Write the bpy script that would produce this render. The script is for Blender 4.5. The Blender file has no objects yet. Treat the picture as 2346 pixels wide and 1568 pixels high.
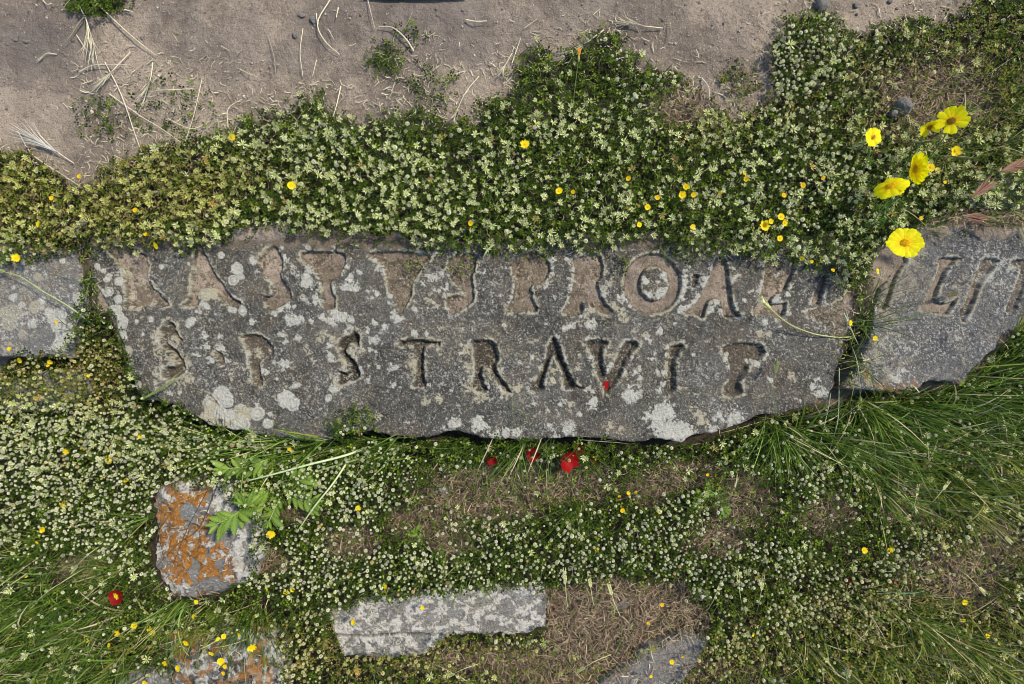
import bpy, math, random
import numpy as np
from math import radians, sin, cos, pi
from mathutils import Vector, Matrix

# ---------------------------------------------------------------- camera, world, sun, exposure
scene = bpy.context.scene
H = 1.5                       # camera height above the slab tops (m)
FW = 2.8                      # width of ground seen by the frame at z = 0 (m)
KA = FW / 2346.0              # metres per pixel of the measuring picture (2346 x 1568)
CX, CY = 1173.0, 784.0
cam_d = bpy.data.cameras.new('camera'); cam = bpy.data.objects.new('camera', cam_d)
scene.collection.objects.link(cam); scene.camera = cam
cam.location = (0, 0, H); cam.rotation_euler = (0, 0, 0)
cam_d.sensor_width = 36; cam_d.lens = 36 * H / FW
cam_d.clip_start = .01; cam_d.clip_end = 500
SUN_AZ, SUN_EL = radians(33), radians(52)      # towards the upper right of the picture
w = bpy.data.worlds.new('World'); scene.world = w; w.use_nodes = True
nt = w.node_tree; bg = nt.nodes['Background']; sky = nt.nodes.new('ShaderNodeTexSky')
sky.sky_type = 'NISHITA'; sky.sun_disc = False; sky.sun_elevation = SUN_EL
sky.sun_rotation = pi/2 - SUN_AZ
nt.links.new(sky.outputs[0], bg.inputs[0]); bg.inputs[1].default_value = 0.15
sd = bpy.data.lights.new('sun', 'SUN'); sun = bpy.data.objects.new('sun', sd); scene.collection.objects.link(sun)
sd.energy = 3.5; sd.angle = radians(4.0); sd.color = (1, .91, .74)
sdir = Vector((cos(SUN_AZ)*cos(SUN_EL), sin(SUN_AZ)*cos(SUN_EL), sin(SUN_EL)))
sun.rotation_euler = (-sdir).to_track_quat('-Z', 'Y').to_euler()
scene.view_settings.view_transform = 'Standard'; scene.view_settings.look = 'None'
scene.view_settings.exposure = 0.48; scene.view_settings.gamma = 1
scene.cycles.pixel_filter_type = 'BLACKMAN_HARRIS'; scene.cycles.filter_width = 1.0
scene.render.resolution_x = 1024; scene.render.resolution_y = 684
C = scene.collection
rng = np.random.default_rng(7); random.seed(7)

# ---------------------------------------------------------------- numpy helpers
def _h(i, j, s):
    n = (i.astype(np.int64)*374761393 + j.astype(np.int64)*668265263 + s*974634777) & 0xffffffff
    n = ((n ^ (n >> 13))*1274126177) & 0xffffffff
    return ((n ^ (n >> 16)) & 0xffff)/65535.0
def vn(x, y, s=0):
    i = np.floor(x); j = np.floor(y); u = x-i; v = y-j
    u = u*u*(3-2*u); v = v*v*(3-2*v)
    a = _h(i, j, s); b = _h(i+1, j, s); c = _h(i, j+1, s); d = _h(i+1, j+1, s)
    return a*(1-u)*(1-v)+b*u*(1-v)+c*(1-u)*v+d*u*v
def fbm(x, y, f=1.0, o=4, s=0, g=.5):
    r = 0; a = 1; t = 0
    for k in range(o):
        r = r + a*vn(x*f+17.3*k, y*f-9.1*k, s+k); t += a; a *= g; f *= 2.03
    return r/t
def sst(a, b, x):
    t = np.clip((x-a)/(b-a), 0, 1); return t*t*(3-2*t)
def psdf(P, x, y):
    """signed distance, positive inside"""
    P = np.asarray(P, float); n = len(P)
    d = np.full(x.shape, 1e18); ins = np.zeros(x.shape, bool)
    for i in range(n):
        a = P[i]; b = P[(i+1) % n]; ex, ey = b-a
        wx = x-a[0]; wy = y-a[1]
        t = np.clip((wx*ex+wy*ey)/max(ex*ex+ey*ey, 1e-12), 0, 1)
        d = np.minimum(d, (wx-t*ex)**2+(wy-t*ey)**2)
        c1 = (a[1] > y) != (b[1] > y)
        if abs(ey) > 1e-12:
            ins ^= c1 & (x < a[0]+ex*(y-a[1])/ey)
    d = np.sqrt(d)
    return np.where(ins, d, -d)
def smoothpoly(P, it=2):
    P = np.asarray(P, float)
    for _ in range(it):
        Q = np.roll(P, -1, 0); P = np.stack([.75*P+.25*Q, .25*P+.75*Q], 1).reshape(-1, 2)
    return P
def A2W(ax, ay, z=0.0):                        # place on the ground at height z seen at that spot of the picture
    s = KA*(H-z)/H
    return (ax-CX)*s, (CY-ay)*s
def W3(ax, ay, z=0.0):
    x, y = A2W(ax, ay, z); return Vector((x, y, z))
def crop(o, s, pts):                           # enlarged-detail coordinates -> picture coordinates
    return [((o[0]+X/s)*2346/2500., (o[1]+Y/s)*2346/2500.) for X, Y in pts]

# ---------------------------------------------------------------- mesh helpers
def mesh_np(name, V, F, mat, cols=None, smooth=True):
    me = bpy.data.meshes.new(name); V = np.asarray(V, np.float32); F = np.asarray(F, np.int32)
    k = F.shape[1]
    me.vertices.add(len(V)); me.vertices.foreach_set('co', V.ravel())
    me.loops.add(F.size); me.loops.foreach_set('vertex_index', F.ravel())
    me.polygons.add(len(F)); me.polygons.foreach_set('loop_start', np.arange(len(F), dtype=np.int32)*k)
    me.polygons.foreach_set('use_smooth', np.full(len(F), smooth))
    me.update(calc_edges=True); me.validate()
    for nm, c in (cols or {}).items():
        c = np.asarray(c, np.float32)
        if c.shape[1] == 3: c = np.hstack([c, np.ones((len(c), 1), np.float32)])
        at = me.attributes.new(nm, 'FLOAT_COLOR', 'POINT'); at.data.foreach_set('color', c.ravel())
    if mat: me.materials.append(mat)
    return me
def link(name, data, parent=None):
    o = bpy.data.objects.new(name, data); C.objects.link(o)
    if parent is not None: o.parent = parent
    return o
def tag(o, label=None, cat=None, group=None, kind=None):
    if label: o['label'] = label
    if cat: o['category'] = cat
    if group: o['group'] = group
    if kind: o['kind'] = kind
    return o
class MB:
    """collects quads (triangles as degenerate quads are avoided: everything is built of quads or split)"""
    def __init__(s): s.V = []; s.F = []; s.C = []; s.n = 0
    def add(s, V, F, col=(1, 1, 1)):
        V = np.asarray(V, float); F = np.asarray(F, int)
        if F.shape[1] == 3: F = np.hstack([F, F[:, 2:3]])
        s.V.append(V); s.F.append(F+s.n); s.n += len(V)
        c = np.asarray(col, float)
        s.C.append(np.tile(c, (len(V), 1)) if c.ndim == 1 else c)
    def mesh(s, name, mat, smooth=True):
        V = np.vstack(s.V); F = np.vstack(s.F); Cc = np.vstack(s.C)
        tri = F[:, 2] == F[:, 3]
        me = bpy.data.meshes.new(name)
        nq = int((~tri).sum()); nt_ = int(tri.sum())
        Fq = F[~tri].ravel(); Ft = F[tri][:, :3].ravel()
        loops = np.concatenate([Fq, Ft]).astype(np.int32)
        st = np.concatenate([np.arange(nq)*4, nq*4+np.arange(nt_)*3]).astype(np.int32)
        me.vertices.add(len(V)); me.vertices.foreach_set('co', V.astype(np.float32).ravel())
        me.loops.add(len(loops)); me.loops.foreach_set('vertex_index', loops)
        me.polygons.add(nq+nt_); me.polygons.foreach_set('loop_start', st)
        me.polygons.foreach_set('use_smooth', np.full(nq+nt_, smooth))
        me.update(calc_edges=True)
        at = me.attributes.new('col', 'FLOAT_COLOR', 'POINT')
        at.data.foreach_set('color', np.hstack([Cc, np.ones((len(Cc), 1))]).astype(np.float32).ravel())
        if mat: me.materials.append(mat)
        return me
    def build(s, name, mat, parent=None, smooth=True):
        return link(name, s.mesh(name, mat, smooth), parent)
def tube_geo(pts, rad, n=5):
    P = np.array([list(p) for p in pts], float); m = len(P)
    rad = np.broadcast_to(np.asarray(rad, float), (m,))
    T = np.gradient(P, axis=0); T /= np.linalg.norm(T, axis=1, keepdims=True)+1e-12
    V = []
    for i in range(m):
        t = T[i]; up = np.array([0, 0, 1.]) if abs(t[2]) < .9 else np.array([1., 0, 0])
        a = np.cross(t, up); a /= np.linalg.norm(a); b = np.cross(t, a)
        for k in range(n):
            an = 2*pi*k/n; V.append(P[i]+rad[i]*(cos(an)*a+sin(an)*b))
    F = [(i*n+k, i*n+(k+1) % n, (i+1)*n+(k+1) % n, (i+1)*n+k) for i in range(m-1) for k in range(n)]
    F += [(0, 1, 2, 3), ((m-1)*n, (m-1)*n+1, (m-1)*n+2, (m-1)*n+3)] if n == 4 else []
    return V, F
def curve_pts(pts, n=6):                        # Catmull-Rom through points
    P = [np.array(list(p), float) for p in pts]
    if len(P) == 2: return [P[0]+(P[1]-P[0])*t for t in np.linspace(0, 1, n+1)]
    P = [2*P[0]-P[1]]+P+[2*P[-1]-P[-2]]; out = []
    for i in range(1, len(P)-2):
        for t in np.linspace(0, 1, n, endpoint=False):
            p0, p1, p2, p3 = P[i-1:i+3]
            out.append(.5*((2*p1)+(-p0+p2)*t+(2*p0-5*p1+4*p2-p3)*t*t+(-p0+3*p1-3*p2+p3)*t**3))
    out.append(P[-2]); return out
def scatter(TV, TF, pos, M, col):
    """copies template TV/TF with matrices M (n,3,3), returns V,F,C; col (n,3) or (n,k,3)"""
    n = len(pos); k = len(TV)
    V = np.einsum('nij,kj->nki', M, TV)+pos[:, None, :]
    F = (TF[None]+(np.arange(n)*k)[:, None, None]).reshape(-1, TF.shape[1])
    c = np.repeat(col[:, None, :], k, 1) if col.ndim == 2 else col
    return V.reshape(-1, 3), F, c.reshape(-1, 3)
def rots(n, tilt, rg, scale):
    """random spin about z then tilt; returns (n,3,3)"""
    a = rg.uniform(0, 2*pi, n); t = np.abs(rg.normal(0, tilt, n)); b = rg.uniform(0, 2*pi, n)
    ca, sa = np.cos(a), np.sin(a); z = np.zeros(n); o = np.ones(n)
    Rz = np.stack([ca, -sa, z, sa, ca, z, z, z, o], 1).reshape(n, 3, 3)
    ux, uy = np.cos(b), np.sin(b); ct, st = np.cos(t), np.sin(t)
    K = np.stack([z, z, uy, z, z, -ux, -uy, ux, z], 1).reshape(n, 3, 3)
    Rt = np.eye(3)[None]+st[:, None, None]*K+(1-ct)[:, None, None]*(K@K)
    return (Rt@Rz)*scale[:, None, None]

# ---------------------------------------------------------------- materials
def mat_new(name):
    m = bpy.data.materials.new(name); m.use_nodes = True; t = m.node_tree; t.nodes.clear()
    out = t.nodes.new('ShaderNodeOutputMaterial'); p = t.nodes.new('ShaderNodeBsdfPrincipled')
    t.links.new(p.outputs[0], out.inputs[0]); return m, t, p, out
def N(t, ty, **kw):
    n = t.nodes.new(ty)
    for k, v in kw.items():
        if k.startswith('i_'): n.inputs[k[2:]].default_value = v
        else: setattr(n, k, v)
    return n
def noise(t, co, scale, det=6, rough=.6, dist=0):
    n = N(t, 'ShaderNodeTexNoise', i_Scale=scale, i_Detail=det, i_Roughness=rough, i_Distortion=dist)
    t.links.new(co, n.inputs['Vector']); return n.outputs[0]
def ramp(t, fac, stops, interp='LINEAR'):
    r = t.nodes.new('ShaderNodeValToRGB'); r.color_ramp.interpolation = interp
    e = r.color_ramp.elements
    while len(e) < len(stops): e.new(.5)
    for i, (p, c) in enumerate(stops):
        e[i].position = p; e[i].color = (c, c, c, 1) if not hasattr(c, '__len__') else (*c, 1)
    t.links.new(fac, r.inputs[0]); return r.outputs[0]
def mix(t, f, a, b, mode='MIX'):
    m = t.nodes.new('ShaderNodeMix'); m.data_type = 'RGBA'; m.blend_type = mode
    for s, v in ((m.inputs[0], f), (m.inputs[6], a), (m.inputs[7], b)):
        if hasattr(v, 'is_output'): t.links.new(v, s)
        elif hasattr(v, '__len__'): s.default_value = (*v, 1)
        elif s.type == 'RGBA': s.default_value = (v, v, v, 1)
        else: s.default_value = v
    return m.outputs[2]
def mth(t, op, a, b=0.0):
    m = t.nodes.new('ShaderNodeMath'); m.operation = op; m.use_clamp = False
    for s, v in ((m.inputs[0], a), (m.inputs[1], b)):
        if hasattr(v, 'is_output'): t.links.new(v, s)
        else: s.default_value = v
    return m.outputs[0]
def bump(t, p, h, strength, dist):
    b = N(t, 'ShaderNodeBump', i_Strength=strength, i_Distance=dist)
    t.links.new(h, b.inputs['Height']); t.links.new(b.outputs[0], p.inputs['Normal'])
def leafy(name, rough=.5, trans=.25, vary=.25, spec=.4):
    m, t, p, out = mat_new(name)
    at = N(t, 'ShaderNodeAttribute', attribute_name='col'); tc = t.nodes.new('ShaderNodeTexCoord')
    n = noise(t, tc.outputs['Object'], 160, 3)
    f = ramp(t, n, [(.3, 1-vary), (.7, 1+vary)])
    c = mix(t, 1.0, at.outputs[0], f, 'MULTIPLY')
    t.links.new(c, p.inputs['Base Color']); p.inputs['Roughness'].default_value = rough
    p.inputs['Specular IOR Level'].default_value = spec
    if trans:
        tr = t.nodes.new('ShaderNodeBsdfTranslucent'); ms = t.nodes.new('ShaderNodeMixShader')
        t.links.new(c, tr.inputs[0]); ms.inputs[0].default_value = trans
        t.links.new(p.outputs[0], ms.inputs[1]); t.links.new(tr.outputs[0], ms.inputs[2])
        t.links.new(ms.outputs[0], out.inputs[0])
    return m
M_leaf = leafy('clover_leaf', .6, .25, .25, .12); M_petal = leafy('petals', .6, .42, .10, .2); M_blade = leafy('grass_blade', .5, .25, .15, .2)
M_dry = leafy('dry_straw', .7, .1, .2, .2); M_stem = leafy('stem', .6, 0, .2)

def rock_mat(name, dark, mid, brown, light, white=(.64, .62, .54), second=(.56, .51, .38), sc=1.0, speck=.55):
    m, t, p, out = mat_new(name)
    g = t.nodes.new('ShaderNodeNewGeometry'); co = g.outputs['Position']
    a1 = N(t, 'ShaderNodeAttribute', attribute_name='m1'); a2 = N(t, 'ShaderNodeAttribute', attribute_name='m2')
    s1 = t.nodes.new('ShaderNodeSeparateColor'); t.links.new(a1.outputs[0], s1.inputs[0])
    s2 = t.nodes.new('ShaderNodeSeparateColor'); t.links.new(a2.outputs[0], s2.inputs[0])
    nA = noise(t, co, 5*sc, 8, .65, .6); nB = noise(t, co, 42*sc, 8, .72, .4); nC = noise(t, co, 260*sc, 4, .7)
    nD = noise(t, co, 9*sc, 6, .6, .8); nE = noise(t, co, 105*sc, 7, .8, .8); nF = noise(t, co, 28*sc, 6, .75, 1.2)
    base = mix(t, ramp(t, nB, [(.36, 0), (.62, 1)]), dark, mid)
    base = mix(t, ramp(t, nA, [(.44, 0), (.66, .65)]), base, light)
    base = mix(t, ramp(t, nD, [(.52, 0), (.64, .6)]), base, brown)
    # fine dark pits and pale mineral specks
    base = mix(t, ramp(t, nF, [(.30, .8), (.46, 0)]), base, tuple(c*.75 for c in dark))
    base = mix(t, ramp(t, nF, [(.56, 0), (.66, .55)]), base, light)
    base = mix(t, ramp(t, nE, [(.34, .9), (.46, 0)]), base, tuple(c*.42 for c in dark))
    base = mix(t, ramp(t, nE, [(.55, 0), (.63, speck)]), base, tuple(min(1, c*2.0+.07) for c in mid))
    nP = noise(t, co, 420*sc, 5, .75)
    base = mix(t, .75, base, ramp(t, nP, [(.34, .3), (.66, 1.75)]), 'MULTIPLY')
    dirtc = mix(t, ramp(t, noise(t, co, 190, 5, .7), [(.3, 0), (.7, 1)]), (.14, .105, .072), (.285, .222, .158))
    dirtc = mix(t, ramp(t, noise(t, co, 75, 6, .75, .6), [(.34, .85), (.50, 0)]), dirtc, (.10, .075, .052))
    dirtc = mix(t, ramp(t, noise(t, co, 430, 3, .6), [(.57, 0), (.66, .8)]), dirtc, (.45, .38, .29))
    dirtc = mix(t, ramp(t, noise(t, co, 25, 4, .6), [(.4, .0), (.7, .5)]), dirtc, (.29, .23, .165))
    c = mix(t, s1.outputs[1], base, dirtc)
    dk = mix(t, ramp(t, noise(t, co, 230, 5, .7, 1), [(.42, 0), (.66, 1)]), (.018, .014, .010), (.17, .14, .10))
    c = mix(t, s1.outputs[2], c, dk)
    seg = mix(t, ramp(t, noise(t, co, 170, 5, .7), [(.3, 0), (.7, 1)]), tuple(v*.62 for v in second), second)
    c = mix(t, s2.outputs[0], c, seg)
    org = mix(t, ramp(t, noise(t, co, 60, 6, .7, .6), [(.32, 0), (.7, 1)]), (.24, .085, .012), (.62, .30, .07))
    org = mix(t, ramp(t, noise(t, co, 210, 3, .7), [(.32, .7), (.46, 0)]), org, (.12, .06, .025))
    c = mix(t, s2.outputs[1], c, org)
    wh = mix(t, ramp(t, noise(t, co, 150, 5, .7, .4), [(.30, 0), (.55, 1)]), tuple(v*.58 for v in white), white)
    c = mix(t, s1.outputs[0], c, wh)
    t.links.new(c, p.inputs['Base Color']); p.inputs['Roughness'].default_value = .88
    p.inputs['Specular IOR Level'].default_value = .25
    hh = mth(t, 'ADD', mth(t, 'MULTIPLY', nE, 1.0), mth(t, 'ADD', mth(t, 'MULTIPLY', nC, .8), mth(t, 'MULTIPLY', nF, 1.4)))
    hh = mth(t, 'ADD', hh, mth(t, 'MULTIPLY', s1.outputs[0], .25))
    bump(t, p, hh, 1.0, .009)
    return m
M_slab = rock_mat('inscribed_limestone', (.040, .038, .033), (.118, .111, .096), (.130, .104, .076), (.190, .180, .157), second=(.66, .60, .43), speck=.8)
M_slabR = rock_mat('blue_grey_limestone', (.050, .054, .064), (.165, .162, .158), (.20, .175, .15), (.245, .238, .225), sc=1.1)
M_slabL = rock_mat('pale_grey_limestone', (.15, .145, .14), (.22, .212, .20), (.26, .225, .185), (.27, .26, .25), sc=.9, speck=.3)
M_pale = rock_mat('pale_flat_stone', (.15, .145, .135), (.27, .26, .24), (.24, .21, .18), (.31, .30, .28), sc=.9, speck=.4, white=(.78, .74, .66))
M_rockO = rock_mat('orange_lichened_rock', (.07, .066, .062), (.21, .20, .195), (.13, .10, .08), (.30, .29, .28), white=(.74, .72, .66), second=(.30, .30, .29))
M_stone = rock_mat('loose_stone', (.22, .20, .18), (.33, .30, .27), (.30, .26, .22), (.38, .36, .33), sc=2, speck=.2)

def ground_mat():
    m, t, p, out = mat_new('trodden_earth')
    g = t.nodes.new('ShaderNodeNewGeometry'); co = g.outputs['Position']
    a1 = N(t, 'ShaderNodeAttribute', attribute_name='m1')
    s1 = t.nodes.new('ShaderNodeSeparateColor'); t.links.new(a1.outputs[0], s1.inputs[0])
    nA = noise(t, co, 2.3, 7, .6, .5); nB = noise(t, co, 14, 7, .68, .3); nC = noise(t, co, 90, 6, .7)
    nD = noise(t, co, 320, 4, .7); nE = noise(t, co, 3.7, 5, .6, .4)
    c = mix(t, ramp(t, nB, [(.36, 0), (.64, 1)]), (.175, .138, .106), (.350, .285, .222))
    c = mix(t, ramp(t, nA, [(.46, 0), (.60, .8)]), c, (.420, .340, .262))
    c = mix(t, ramp(t, nE, [(.50, 0), (.62, .7)]), c, (.150, .120, .100))
    c = mix(t, ramp(t, nC, [(.32, .8), (.45, 0)]), c, (.11, .085, .065))
    c = mix(t, ramp(t, nC, [(.56, 0), (.66, .5)]), c, (.44, .37, .30))
    c = mix(t, ramp(t, nD, [(.33, .85), (.45, 0)]), c, (.09, .07, .055))
    c = mix(t, ramp(t, nD, [(.60, 0), (.67, .8)]), c, (.60, .53, .44))
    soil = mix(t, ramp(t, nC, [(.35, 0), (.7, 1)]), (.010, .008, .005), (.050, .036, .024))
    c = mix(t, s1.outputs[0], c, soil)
    mat_c = mix(t, ramp(t, noise(t, co, 120, 5, .7, .5), [(.35, 0), (.7, 1)]), (.07, .05, .035), (.26, .195, .135))
    c = mix(t, s1.outputs[1], c, mat_c)
    c = mix(t, mth(t, 'MULTIPLY', s1.outputs[2], .8), c, mix(t, ramp(t, nB, [(.3, 0), (.7, 1)]), (.125, .105, .092), (.205, .175, .155)))
    t.links.new(c, p.inputs['Base Color']); p.inputs['Roughness'].default_value = .95
    p.inputs['Specular IOR Level'].default_value = .15
    hh = mth(t, 'ADD', mth(t, 'MULTIPLY', nB, 2.0), mth(t, 'ADD', mth(t, 'MULTIPLY', nC, .9), mth(t, 'MULTIPLY', nD, .35)))
    bump(t, p, hh, 1.0, .010)
    return m
M_ground = ground_mat()

# ---------------------------------------------------------------- where things grow (picture coordinates, 2346 x 1568)
SL_MAIN = [(196, 500), (1948, 500), (1950, 600), (1946, 650), (1935, 700), (1950, 728), (1940, 770), (1926, 830), (1905, 905), (1895, 922), (1850, 932),
           (1822, 936), (1800, 950), (1745, 950), (1690, 972), (1640, 992), (1600, 997), (1562, 1012), (1500, 1008), (1455, 1012), (1350, 1004), (1215, 1009),
           (1120, 1006), (1085, 998), (1050, 984), (985, 1003), (900, 1000), (850, 985), (800, 990), (740, 1010), (640, 1004), (560, 990), (480, 975), (400, 930), (330, 915), (306, 885),
           (286, 820), (264, 742), (238, 692), (208, 640), (210, 600)]
SL_LEFT = [(-420, 540), (100, 560), (165, 572), (176, 600), (190, 660), (196, 706), (176, 740), (158, 800), (150, 818), (60, 815), (-420, 850)]
SL_LEFT2 = [(-420, 850), (60, 868), (110, 845), (180, 850), (202, 900), (150, 940), (20, 945), (-420, 1000)]
SL_RIGHT = [(2095, 520), (2140, 510), (2240, 515), (2400, 525), (2420, 640), (2346, 720), (2338, 752), (2300, 770), (2282, 800), (2235, 838), (2205, 880), (2160, 870), (2120, 878),
            (2098, 897), (2010, 896), (1935, 892), (1928, 885), (1975, 830), (1995, 780), (2002, 720), (2020, 660), (2060, 610), (2100, 560)]
SL_BACK = [(2210, 470), (2245, 405), (2290, 380), (2430, 365), (2450, 470), (2346, 480)]
RK_OR = crop((0, 1050), 2.5244, [(935, 390), (1000, 335), (1150, 325), (1400, 345), (1425, 430), (1560, 500), (1600, 600), (1550, 720), (1580, 800), (1530, 930), (1450, 985), (1340, 1035), (1190, 1060), (1050, 1035), (975, 950), (935, 850), (912, 700), (945, 600), (922, 480)])
RK_OR2 = crop((0, 1050), 2.5244, [(980, 1265), (1050, 1225), (1200, 1232), (1450, 1210), (1695, 1270), (1735, 1400), (1750, 1700), (1050, 1720), (1025, 1470), (1000, 1380)])
RK_CORN = crop((0, 1050), 2.5244, [(720, 1570), (800, 1490), (1035, 1530), (1045, 1700), (680, 1700)])
SL_PALE = [(745, 1402), (830, 1378), (1000, 1362), (1180, 1345), (1245, 1350), (1254, 1380), (1252, 1440), (1190, 1455), (1020, 1458), (975, 1500), (900, 1512), (782, 1506), (770, 1470), (760, 1440)]
SL_LR = [(1440, 1522), (1490, 1482), (1575, 1452), (1625, 1470), (1600, 1515), (1560, 1568), (1540, 1640), (1350, 1640), (1370, 1575)]

XA0, XA1, YA0, YA1, ST = -620, 2960, -500, 2080, 6
gx, gy = np.meshgrid(np.arange(XA0, XA1+1, ST), np.arange(YA0, YA1+1, ST))
gx = gx.astype(float); gy = gy.astype(float)
wob = (fbm(gx, gy, 1/60., 4, 5)-.5)*60
fin = (fbm(gx, gy, 1/16., 3, 6)-.5)*44
def pm(P, f=18, w=1.0): return sst(-f, f, psdf(P, gx, gy)+wob*w+fin*w)
def el(cx, cy, rx, ry, f=.35):
    d = np.sqrt(((gx-cx)/rx)**2+((gy-cy)/ry)**2)+wob/90.
    return 1-sst(1-f, 1+f, d)
UP = [(-620, 330), (0, 345), (60, 360), (150, 405), (215, 425), (240, 400), (300, 345), (370, 330), (440, 325), (520, 290), (560, 270), (640, 245), (700, 222), (735, 215),
      (765, 262), (850, 275), (900, 255), (950, 255), (1010, 270), (1090, 285), (1120, 235), (1165, 215), (1172, 150), (1230, 128), (1270, 160), (1305, 140), (1345, 90), (1390, 68),
      (1440, 95), (1468, 170), (1540, 165), (1600, 225), (1680, 262), (1765, 235), (1775, 110), (1800, 55), (1860, 28), (1905, 60), (1950, 95), (2040, 60), (2085, 40), (2150, 70),
      (2210, 20), (2346, -40), (2960, -200), (2960, 500), (2346, 492), (2230, 505), (2080, 525), (2010, 570), (1985, 640), (1950, 655), (1900, 625), (1840, 608), (1760, 592),
      (1700, 592), (1640, 585), (1560, 578), (1500, 545), (1440, 552), (1380, 566), (1290, 560), (1200, 570), (1110, 578), (1040, 572), (1000, 562), (900, 540), (830, 548), (760, 540),
      (700, 530), (640, 522), (560, 532), (480, 555), (380, 558), (300, 566), (200, 545), (160, 580), (60, 592), (-620, 600)]
LO = [(-620, 905), (-50, 900), (20, 815), (60, 822), (150, 812), (170, 720), (205, 705), (252, 712), (272, 760), (296, 830), (318, 900), (410, 928), (460, 962), (560, 990), (640, 1006), (740, 1008),
      (765, 968), (830, 982), (900, 1008), (1000, 1012), (1085, 1008), (1300, 1016), (1560, 1022), (1650, 1000), (1780, 955), (1900, 928), (2000, 905), (2110, 900), (2200, 885),
      (2300, 790), (2346, 740), (2960, 560), (2960, 2080), (-620, 2080)]
MAT = [(1250, 1345), (1400, 1335), (1560, 1335), (1630, 1420), (1600, 1470), (1490, 1480), (1440, 1520), (1330, 1500), (1270, 1480), (1255, 1440)]
up = pm(UP, 22); lo = pm(LO, 10, .5)
CL = np.maximum(up, lo)
CL = np.maximum(CL, .9*el(220, 5, 70, 32)); CL = np.maximum(CL, .55*el(885, 130, 42, 42)); CL = np.maximum(CL, .35*el(930, 80, 40, 30))
CL = np.maximum(CL, .45*el(1690, 190, 40, 45)); CL = np.maximum(CL, .22*el(380, 250, 110, 75)); CL = np.maximum(CL, .35*el(230, 270, 55, 50))
CL = np.maximum(CL, .3*el(990, 200, 60, 60)); CL = np.maximum(CL, .5*el(1060, 610, 34, 16)); CL = np.maximum(CL, .6*el(945, 612, 24, 16)); CL = np.maximum(CL, .6*el(1068, 606, 16, 18))
CL = np.maximum(CL, .5*el(1425, 600, 16, 20)); CL = np.maximum(CL, .8*el(810, 965, 60, 34))
joint = pm([(1950, 650), (1990, 640), (2005, 700), (1990, 800), (1960, 880), (1925, 890), (1935, 800), (1955, 720)], 10, .3)
CL = np.maximum(CL, .45*joint); jl = pm([(175, 560), (212, 560), (206, 640), (236, 720), (170, 740), (190, 660)], 8, .3); CL = np.maximum(CL, .55*jl)
DR = np.zeros_like(gx)
for a in ((1100, 1135, 150, 62), (1310, 1110, 90, 50), (1560, 1090, 90, 35), (1700, 1150, 70, 60), (1200, 1085, 200, 30), (1480, 1120, 60, 40), (1380, 1545, 300, 50), (1900, 1180, 60, 50), (2290, 1250, 60, 60), (430, 1350, 60, 20), (560, 960, 1, 1), (800, 1240, 62, 34), (1040, 1235, 55, 45), (680, 1170, 60, 22), (1650, 1230, 60, 45),
          (2200, 1330, 120, 70), (2120, 1150, 90, 50), (1230, 1520, 260, 40), (620, 1290, 40, 30), (200, 1300, 70, 30), (2150, 220, 130, 90), (1560, 240, 60, 40), (960, 1195, 80, 40)):
    DR = np.maximum(DR, .95*el(*a, .5))
matm = pm(MAT, 14, .5); DR = np.maximum(DR, matm)
ledge = pm([(2200, 470), (2380, 480), (2400, 520), (2240, 520), (2110, 512)], 8, .3); DR = np.maximum(DR, ledge)
topm = sst(560, 520, gy)*CL
CL0 = CL.copy()
CLH = CL.copy()
CL = CL*(1-.88*DR)*(1-.93*matm)
for P, e in ((RK_OR, 4), (RK_OR2, 4), (SL_PALE, 2), (SL_LR, 2), (RK_CORN, 4)):
    s_ = psdf(P, gx, gy)+wob*.35; CL = CL*(1-sst(-4, 8, s_-e)); DR = DR*(1-.9*sst(-4, 8, s_-e)); CL0 = CL0*(1-sst(-4, 8, s_-e))
STAR = up*(1-el(1390, 140, 80, 100))*(1-el(1210, 190, 60, 70, .6))*(1-.75*el(2250, 150, 260, 150))*(1-.5*el(150, 480, 260, 120))
STAR = STAR*(1-.6*sst(.25, .55, fbm(gx, gy, 1/90., 3, 41)))*(.35+.65*sst(200, 300, gy))
STAR = np.maximum(STAR, .7*up*(gx < 900)); STAR = np.maximum(STAR, .22*lo*sst(.45, .6, fbm(gx, gy, 1/50., 3, 43))); STAR = np.maximum(STAR, .75*pm([(-620, 905), (150, 900), (330, 920), (470, 985), (600, 1020), (300, 1090), (-620, 1100)], 30))
RND = np.zeros_like(gx)
for a in ((130, 1060, 420, 130, 1), (350, 1130, 250, 90, .9), (150, 1200, 260, 90, .8), (800, 1110, 150, 75, 1), (760, 1250, 110, 80, .7), (680, 1330, 120, 40, .9), (900, 1310, 260, 45, 1),
          (1120, 1240, 160, 70, .75), (1350, 1280, 150, 60, .7), (1560, 1200, 130, 70, .9), (1700, 1300, 220, 60, .8), (2120, 1280, 130, 65, 1), (1900, 1380, 180, 80, .9),
          (1650, 1490, 130, 60, .8), (1880, 1110, 90, 60, .6), (700, 1440, 40, 60, .5), (640, 1520, 130, 60, .8), (1750, 130, 330, 120, .35), (1800, 150, 50, 110, .8), (760, 330, 60, 60, .2), (1850, 420, 90, 90, .3),
          (2250, 1050, 120, 60, .5), (1100, 1500, 260, 35, .35), (215, 850, 70, 80, .5), (90, 860, 120, 50, .45), (1240, 1060, 100, 30, .5), (-300, 1100, 300, 300, .7), (2600, 1200, 300, 400, .5)):
    RND = np.maximum(RND, a[4]*el(a[0], a[1], a[2], a[3], .5))
RND = np.maximum(RND, .14*lo)*(.35+.65*sst(.36, .52, fbm(gx, gy, 1/28., 3, 47)))
GR = np.zeros_like(gx)
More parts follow.
